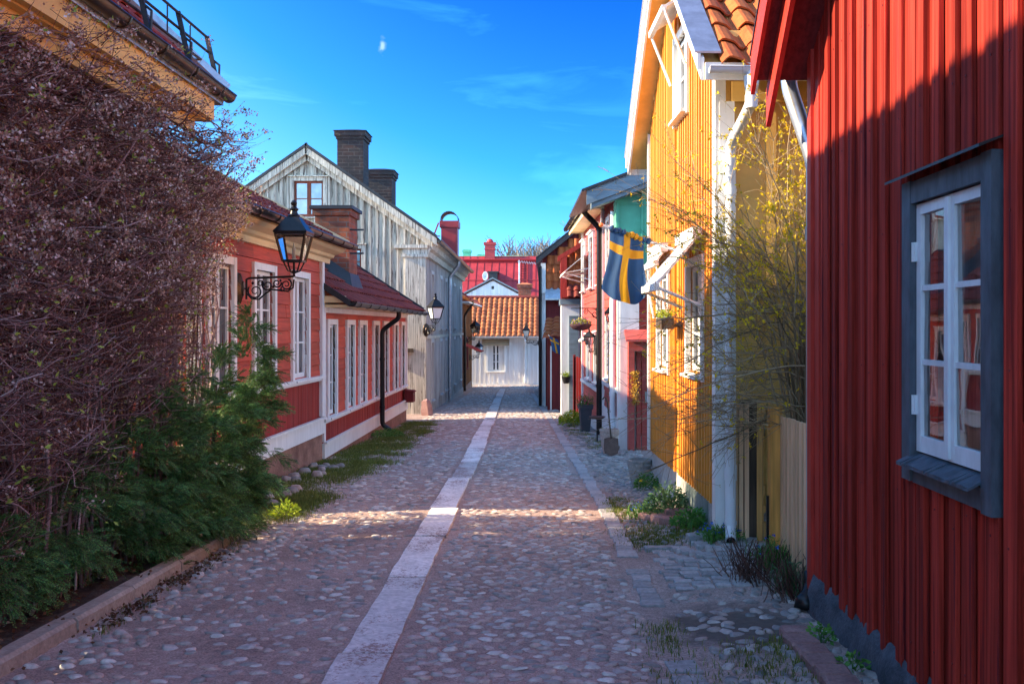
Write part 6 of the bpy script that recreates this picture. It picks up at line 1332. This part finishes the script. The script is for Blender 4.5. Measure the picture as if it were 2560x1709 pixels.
o1 = len(Va); o2 = o1+len(Vb); o3 = o2+len(Vc); bulk('branches', np.concatenate([Va, Vb, Vc, Vd]), np.concatenate([Fa, Fb+o1, Fc+o2, Fd+o3]), leafmat('olive brown bark', (.16, .11, .06), (.52, .39, .24), trans=0), FS)
nodes_ = np.concatenate([P3[:, 1], P3[:, 2], P2[:, 3], P2[:, 4], P2[:, 5]]); hgt = nodes_[:, 2]; pf = np.clip((hgt-.9)/1.6, .10, .9)*np.clip((nodes_[:, 0]-.4)/1.3, .16, 1)*.52; sel = RNG.random(len(nodes_)) < pf; fc = nodes_[sel]+RNG.normal(0, .008, (sel.sum(), 3))
cl = []; dl = []
for k in range(5): cl.append(fc); dl.append(RNG.normal(0, 1, fc.shape)+np.array([0, 0, -.2]))
V, F = petals(np.concatenate(cl), np.concatenate(dl), RNG.uniform(.0045, .008, 5*len(fc)), RNG.uniform(.018, .034, 5*len(fc))); bulk('blossom', V, F, leafmat('yellow petals', (.75, .50, .01), (.85, .68, .03), trans=.4), FS)
nd = nodes_[~sel]; sel2 = RNG.random(len(nd)) < .20; nd = nd[sel2]; V, F = petals(np.concatenate([nd, nd]), RNG.normal(0, 1, (2*len(nd), 3)), .003, RNG.uniform(.012, .022, 2*len(nd))); bulk('buds', V, F, leafmat('olive buds', (.14, .10, .02), (.42, .34, .04)), FS)

# --- grass and low plants
GRASS = leafmat('grass', (.07, .12, .015), (.22, .24, .04), trans=.25); LEAF = leafmat('fresh leaves', (.05, .17, .03), (.14, .32, .06), trans=.25); LEAFB = leafmat('bluish leaves', (.05, .14, .06), (.14, .27, .11), trans=.2)
SCIL = leafmat('blue scilla', (.03, .08, .5), (.08, .2, .75), trans=.2); LIME = leafmat('lime leaves', (.20, .32, .02), (.42, .50, .04), trans=.35)
def blades(cx, cy, h, lean, wd, seed=None):
    n_ = len(cx); z_ = gh(cx, cy); a = RNG.uniform(0, 2*np.pi, n_); ld = np.stack([np.cos(a), np.sin(a), np.zeros(n_)], 1); C_ = np.stack([cx, cy, z_], 1); S = np.stack([-np.sin(a), np.cos(a), np.zeros(n_)], 1)*(wd/2)[:, None]
    m1 = C_+ld*(lean*.35*h)[:, None]+np.array([0, 0, 1])*(h*.6)[:, None]; tp = C_+ld*(lean*h)[:, None]+np.array([0, 0, 1])*(h*(1-.25*lean))[:, None]
    V = np.stack([C_-S, C_+S, m1+S*.8, m1-S*.8, tp+S*.12, tp-S*.12], 1).reshape(-1, 3); b = np.arange(n_)[:, None]*6
    return V, np.concatenate([b+np.array([0, 1, 2, 3]), b+np.array([3, 2, 4, 5])]).reshape(-1, 4)
def patch(name, areas, mat, kind='stuff', hr=(.02, .06), wd=(.003, .006)):
    cx, cy = [], []
    for (x0, x1, y0, y1, n_) in areas:
        k = 14; px_ = RNG.uniform(x0, x1, k*4); py_ = RNG.uniform(y0, y1, k*4); ii = RNG.integers(0, k*4, n_); s_ = min(x1-x0, y1-y0)*.13
        cx.append(px_[ii]+RNG.normal(0, s_, n_)); cy.append(py_[ii]+RNG.normal(0, s_*1.3, n_))
    cx = np.concatenate(cx); cy = np.concatenate(cy); n_ = len(cx)
    V, F = blades(cx, cy, RNG.uniform(*hr, n_), RNG.uniform(.2, 1.0, n_), RNG.uniform(*wd, n_)); return tag(bulk(name, V, F, mat), kind=kind)
patch('grass', [(-3.25, -2.45, 8.9, 11.0, 11000), (-3.05, -2.35, 9.0, 10.6, 9000), (-3.3, -2.5, 11.3, 12.8, 6000), (-3.25, -2.3, 12.6, 16.5, 20000), (-3.2, -2.4, 16.5, 20, 14000), (-3.2, -2.5, 20, 23, 9000)], GRASS)
patch('grass', [(.75, 1.35, 8.0, 9.4, 3200), (.75, 1.5, 7.8, 8.5, 2200), (.65, .95, 9.3, 10.6, 1500), (.55, .8, 5.2, 5.8, 380), (1.0, 1.35, 4.6, 5.3, 700), (.55, 1.1, 4.4, 5.2, 350), (.5, .9, 19, 23, 2500), (.75, 1.05, 16, 18.5, 900), (-2.6, -2.45, 5.3, 8, 350)], GRASS, hr=(.015, .05))
def herb(name, label, cat, x, y, r_, h, n_, mat, leaf=(.012, .05), flowers=None, blade=0, fm=None, group=None, zb=None, stems=True):
    z_ = float(gh(np.array(x), np.array(y))) if zb is None else zb; T = thing(name, label, cat, (x, y, z_), group)
    a = RNG.uniform(0, 2*np.pi, n_); rr = np.sqrt(RNG.random(n_))*r_; hh = h*(1-.55*(rr/r_)**2)*RNG.uniform(.25, 1.05, n_); C_ = np.stack([x+rr*np.cos(a), y+rr*np.sin(a), z_+hh], 1)
    D = np.stack([np.cos(a)*rr/r_*1.2, np.sin(a)*rr/r_*1.2, RNG.uniform(-.2, .9, n_)], 1)+RNG.normal(0, .45, (n_, 3)); V, F = petals(C_, D, RNG.uniform(leaf[0]*.6, leaf[0], n_), RNG.uniform(leaf[1]*.6, leaf[1], n_))
    if blade:
        cx = x+RNG.normal(0, r_*.4, blade); cy = y+RNG.normal(0, r_*.4, blade); V2, F2 = blades(cx, cy, RNG.uniform(.5, 1.1, blade)*h, RNG.uniform(.2, .9, blade), RNG.uniform(.006, .012, blade)); V2[:, 2] += z_-float(gh(np.array(x), np.array(y))); V = np.concatenate([V, V2]); F = np.concatenate([F, F2+n_*4])
    bulk('leaves', V, F, mat, T)
    if stems:
        k = max(8, n_//40); ii = RNG.integers(0, n_, k); P = np.stack([np.stack([x+(C_[ii, 0]-x)*.3, y+(C_[ii, 1]-y)*.3, np.full(k, z_-.01)], 1), (C_[ii]+np.array([x, y, z_]))*.5, C_[ii]], 1); Vs_, Fs_ = tubes(P, np.full((k, 3), .0025)); bulk('stems', Vs_, Fs_, LEAF, T)
    if flowers:
        ii = RNG.integers(0, n_, flowers); fc = C_[ii]+np.array([0, 0, .02])+RNG.normal(0, .008, (flowers, 3)); cc = np.repeat(fc, 5, 0); V, F = petals(cc, RNG.normal(0, 1, cc.shape)+np.array([0, -.2, .3]), .006, RNG.uniform(.014, .022, len(cc))); bulk('flowers', V, F, fm, T)
    return T
G = 'green plants along the yellow house'
herb('plant', 'bushy leafy plant against the foundation of the yellow house', 'plant', 1.17, 9.1, .20, .30, 700, LEAFB, (.012, .06), blade=60, group=G)
herb('plant', 'blue flowering bulbs with grassy leaves by the low stone edging', 'plant', .98, 9.25, .17, .16, 200, LEAF, (.006, .05), 16, 130, SCIL, group=G)
herb('plant', 'low fern like plant beside the grey pot', 'plant', 1.17, 10.9, .13, .20, 420, LEAF, (.012, .05), group=G)
herb('plant', 'trailing leafy weeds below the white corner board of the yellow house', 'plant', 1.27, 8.25, .17, .17, 420, LEAF, (.014, .05), blade=60, group=G)
herb('plant', 'blue scilla flowers under the white downpipe', 'plant', 1.40, 7.62, .17, .13, 240, LEAF, (.007, .045), 34, 150, SCIL, group=G)
herb('plant', 'long leaved bulbs in front of the garden gate', 'plant', 1.66, 6.95, .16, .22, 120, LEAF, (.008, .05), 10, 190, SCIL, group=G)
herb('plant', 'arching grassy leaves beside the black pipe shoe', 'plant', 1.62, 6.35, .12, .24, 60, LEAFB, (.008, .06), None, 120, group=G)
herb('plant', 'tiny weed growing from the base of the near red wall', 'plant', 1.52, 5.25, .07, .10, 70, LEAF, (.012, .04))
herb('plant', 'fresh green seedling by the red paving row', 'plant', 1.53, 4.75, .06, .10, 50, LEAF, (.014, .045))
herb('plant', 'bright lime green leafy plant beside the tall dark planter', 'plant', .62, 21.6, .28, .34, 1100, LIME, (.018, .06), 60, 0, leafmat('yellow primrose', (.6, .45, .02), (.75, .6, .05)))
herb('plant', 'pale primrose plant on the grass beside the yew', 'plant', -2.52, 9.3, .13, .15, 160, LIME, (.016, .06))
herb('plant', 'green weeds at the foot of the annex wall', 'plant', -3.05, 18.6, .3, .16, 500, LEAF, (.012, .05), blade=120)
MAG = leafmat('magenta petals', (.5, .02, .18), (.75, .06, .35), trans=.3)
pf = herb('flowers', 'magenta and orange flowers in the tall slate planter', 'flowers', .86, 20, .17, .30, 240, LEAF, (.012, .05), 70, 40, MAG, zb=float(gh(np.array(.86), np.array(20.)))+.52)
# pruned shrub by the gate
PR = thing('pruned_shrub', 'cut back shrub of bare brown stems in the corner before the picket fence', 'shrub', (1.5, 6.5, -.25))
n_ = 260; cx = np.concatenate([RNG.normal(1.45, .10, n_//2), RNG.normal(1.66, .10, n_//2)]); cy = np.concatenate([RNG.normal(6.72, .10, n_//2), RNG.normal(6.25, .14, n_//2)]); cy = np.maximum(cy, 6.08); z_ = gh(cx, cy)-.01; D = np.stack([RNG.normal(-.12, .35, n_), RNG.normal(-.05, .35, n_), np.ones(n_)], 1); lnn = RNG.uniform(.10, .30, n_); t = np.linspace(0, 1, 4)[None, :, None]
P = np.stack([cx, cy, z_], 1)[:, None]+D[:, None]*lnn[:, None, None]*t; P += np.cumsum(RNG.normal(0, .008, P.shape), 1); P[:, 0] = np.stack([cx, cy, z_], 1); V, F = tubes(P, np.linspace(1, .6, 4)[None]*RNG.uniform(.0022, .005, n_)[:, None]); bulk('stems', V, F, leafmat('red brown cut stems', (.06, .025, .02), (.17, .09, .07), trans=0), PR)
# dry leaves along the kerb
n_ = 900; cx = np.concatenate([RNG.normal(-2.52, .05, n_//2), RNG.normal(-3.0, .2, n_-n_//2)]); cy = np.concatenate([RNG.choice([5.6, 6.0, 6.6, 6.8, 7.3], n_//2)+RNG.normal(0, .16, n_//2), RNG.uniform(4.4, 8.2, n_-n_//2)])
zz = gh(cx, cy)+np.where(cx < -2.66, .085, .012)+RNG.uniform(0, .02, n_); V, F = petals(np.stack([cx, cy, zz], 1), RNG.normal(0, 1, (n_, 3))*np.array([1, 1, .35]), RNG.uniform(.006, .013, n_), RNG.uniform(.02, .04, n_)); tag(bulk('dry_leaves', V, F, leafmat('brown leaves', (.07, .03, .015), (.22, .11, .06))), kind='stuff')
# loose stones at the foot of the red house
mb_c = np.stack([RNG.uniform(-3.25, -2.85, 40), RNG.uniform(9.1, 13.5, 40)], 1); C_ = np.stack([mb_c[:, 0], mb_c[:, 1], gh(mb_c[:, 0], mb_c[:, 1])], 1); V, F = domes(C_, np.stack([RNG.uniform(.05, .1, 40), RNG.uniform(.05, .09, 40)], 1), RNG.uniform(.05, .10, 40), RNG.uniform(0, 3, 40), 9); tag(bulk('rubble', V, F, COBBLE2, smooth=True), kind='stuff')
# hanging basket and its bracket
WB = thing('wall_bracket', 'black scrolled iron bracket carrying the oval flower basket', 'bracket', (1.17, 19.4, Z(.4)))
mb = MB(Matrix.Translation((1.17, 19.4, Z(.38))) @ Matrix.Rotation(math.pi, 4, 'Z')); mb.tube([(0, 0, 0), (.62, 0, 0)], .011, 6); mb.tube(spiral((.14, 0, -.12), .09, .02, 1.5, 1.4), .008, 5); mb.tube(spiral((.32, 0, -.07), .05, .012, 1.5, -1.4), .007, 5); mb.tube([(0, 0, -.3), (.12, 0, -.2), (.3, 0, -.02)], .009, 5); mb.build('bracket', BLACK, WB)
HB = thing('hanging_basket', 'oval dark hanging basket full of yellow and violet flowers', 'flower basket', (.74, 19.4, Z(.05)))
mb = MB(); mb.lathe([(.05, -.11), (.16, -.085), (.215, -.02), (.225, .02), (.21, .025), (.19, -.01)], (.74, 19.4, Z(.04)), 24, sx=1, sy=.7); mb.build('bowl', plain('dark wicker', (.05, .02, .03), rough=.8, scale=30, var=.5), HB, True)
mb = MB(); mb.tube([(.74, 19.4, Z(.38)), (.74, 19.4, Z(.24))], .008, 5); 
for k in range(3): a = 2*math.pi*k/3; mb.tube([(.74, 19.4, Z(.24)), (.74+.2*math.cos(a), 19.4+.14*math.sin(a), Z(.06))], .004, 4)
mb.build('chain', BLACK, HB)
for nm, mt_, k in (('leaves', LIME, 260), ('flowers', leafmat('violet petals', (.10, .03, .22), (.4, .3, .6)), 200), ('blossom', leafmat('pale yellow petals', (.6, .55, .1), (.75, .7, .3)), 160)):
    a = RNG.uniform(0, 6.3, k); r_ = np.sqrt(RNG.random(k))*.2; C_ = np.stack([.74+r_*np.cos(a), 19.4+.7*r_*np.sin(a), Z(.05)+RNG.uniform(0, .13, k)*(1-(r_/.26)**2)], 1); V, F = petals(C_, RNG.normal(0, 1, (k, 3))+np.array([0, 0, .3]), .014, .04); bulk(nm, V, F, mt_, HB)
FB = thing('flower_box', 'small dark window box with green plants under the awning of the yellow house', 'flower box', (1.2, 9.4, Z(0)))
mb = MB(); mb.box((1.12, 9.15, Z(-.02)), (1.24, 9.6, Z(.09))); mb.box((1.24, 9.2, Z(0)), (1.34, 9.23, Z(.03))); mb.build('box', OLDWOOD, FB); k = 200; C_ = np.stack([RNG.uniform(1.11, 1.25, k), RNG.uniform(9.12, 9.62, k), Z(.09)+RNG.uniform(0, .06, k)], 1); V, F = petals(C_, RNG.normal(0, 1, (k, 3))+np.array([0, 0, .5]), .009, .035); bulk('plants', V, F, LIME, FB)
WP = thing('plant_pot', 'small black wall pot of yellow flowers on the white wall before the red fence', 'plant pot', (.56, 25.2, Z(-1.3)))
mb = MB(); mb.lathe([(.07, 0), (.12, .18), (.11, .18)], (.58, 25.25, Z(-1.48)), 12); mb.build('pot', BLACK, WP); k = 90; C_ = np.stack([RNG.normal(.58, .06, k), RNG.normal(25.25, .05, k), Z(-1.30)+RNG.uniform(0, .1, k)], 1); V, F = petals(C_, RNG.normal(0, 1, (k, 3)), .02, .05); bulk('leaves', V, F, LIME, WP)
DW = thing('dried_wreath', 'bundle of dried yellow flowers hanging on the frame of the red street door', 'wreath', (1.50, 15.8, Z(-.9))); k = 500
C_ = np.stack([RNG.normal(1.50, .035, k), RNG.normal(15.86, .03, k), Z(-.74)-RNG.random(k)**1.6*.55], 1); V, F = petals(C_, RNG.normal(0, 1, (k, 3)), .008, .04); bulk('flowers', V, F, leafmat('straw flowers', (.40, .20, .02), (.6, .38, .05)), DW)
# rose climbing the pink house
RO = thing('climbing_rose', 'thin climbing rose beside the white downpipe on the pink house', 'climber', (1.25, 17.2, -.5)); k = 26; P = []
for i in range(k):
    y_ = 17.2+RNG.normal(0, .2); x_ = 1.41-.0644*(y_-16.2)-.07; zz = np.linspace(-.5, RNG.uniform(1.0, 2.2), 12); P.append(np.stack([x_-RNG.uniform(0, .06)+np.cumsum(RNG.normal(0, .008, 12)), y_+np.cumsum(RNG.normal(0, .04, 12)), zz], 1))
P = np.array(P); V, F = tubes(P, np.full((k, 12), .005)); bulk('stems', V, F, leafmat('olive stems', (.06, .05, .02), (.14, .11, .05), trans=0), RO); C_ = P.reshape(-1, 3)[RNG.integers(0, k*12, 420)]+RNG.normal(0, .04, (420, 3)); V, F = petals(C_, RNG.normal(0, 1, (420, 3)), .012, .045); bulk('leaves', V, F, leafmat('young rose leaves', (.12, .14, .02), (.30, .24, .05)), RO)
# --- bare trees beyond the roofs
BARK = leafmat('far bark', (.09, .075, .07), (.17, .145, .13), trans=0)
def tree(label, x, y, z0, h, spread, seed, group='bare trees beyond the roofs'):
    r = random.Random(seed); T = thing('bare_tree', label, 'tree', (x, y, z0), group); mbt, mbc = MB(), MB()
    def grow(p, d, l, rad, dep):
        q = p+d*l; m = p+d*l*.5+Vector((r.uniform(-1, 1), r.uniform(-1, 1), r.uniform(-.5, .5)))*l*.06
        (mbt if dep == 0 else mbc).tube([p, m, q], [max(rad, .028), max(rad*.85, .026), max(rad*.7, .024)], 5 if dep < 3 else 3, cap=False)
        if dep >= 6: return
        for k in range(4 if dep < 3 else 3 if dep < 5 else 2):
            nd = (d+Vector((r.uniform(-1, 1), r.uniform(-1, 1), r.uniform(-.25, .75)))*spread).normalized(); grow(p.lerp(q, r.uniform(.55, 1.0)), nd, l*r.uniform(.62, .86), rad*.6, dep+1)
    grow(Vector((x, y, z0)), Vector((0, 0, 1)), h*.34, h*.018, 0); mbt.build('trunk', BARK, T); mbc.build('crown', BARK, T)
for lab, u, yv, v, sd in (('bare winter tree rising left of the dark sloping verge', 1290, 100, 512, 2), ('bare winter tree right of the red chimney', 1165, 112, 548, 5), ('low bare tree between the red chimney and the tall bare tree', 1205, 118, 560, 9), ('bare tree half hidden behind the tile hung gable', 1335, 106, 520, 12)):
    hgt = CAM_H+(750-v)*yv/2200+1.7; tree(lab, px(u, yv), yv, -1.7, hgt*.92, .62, sd)
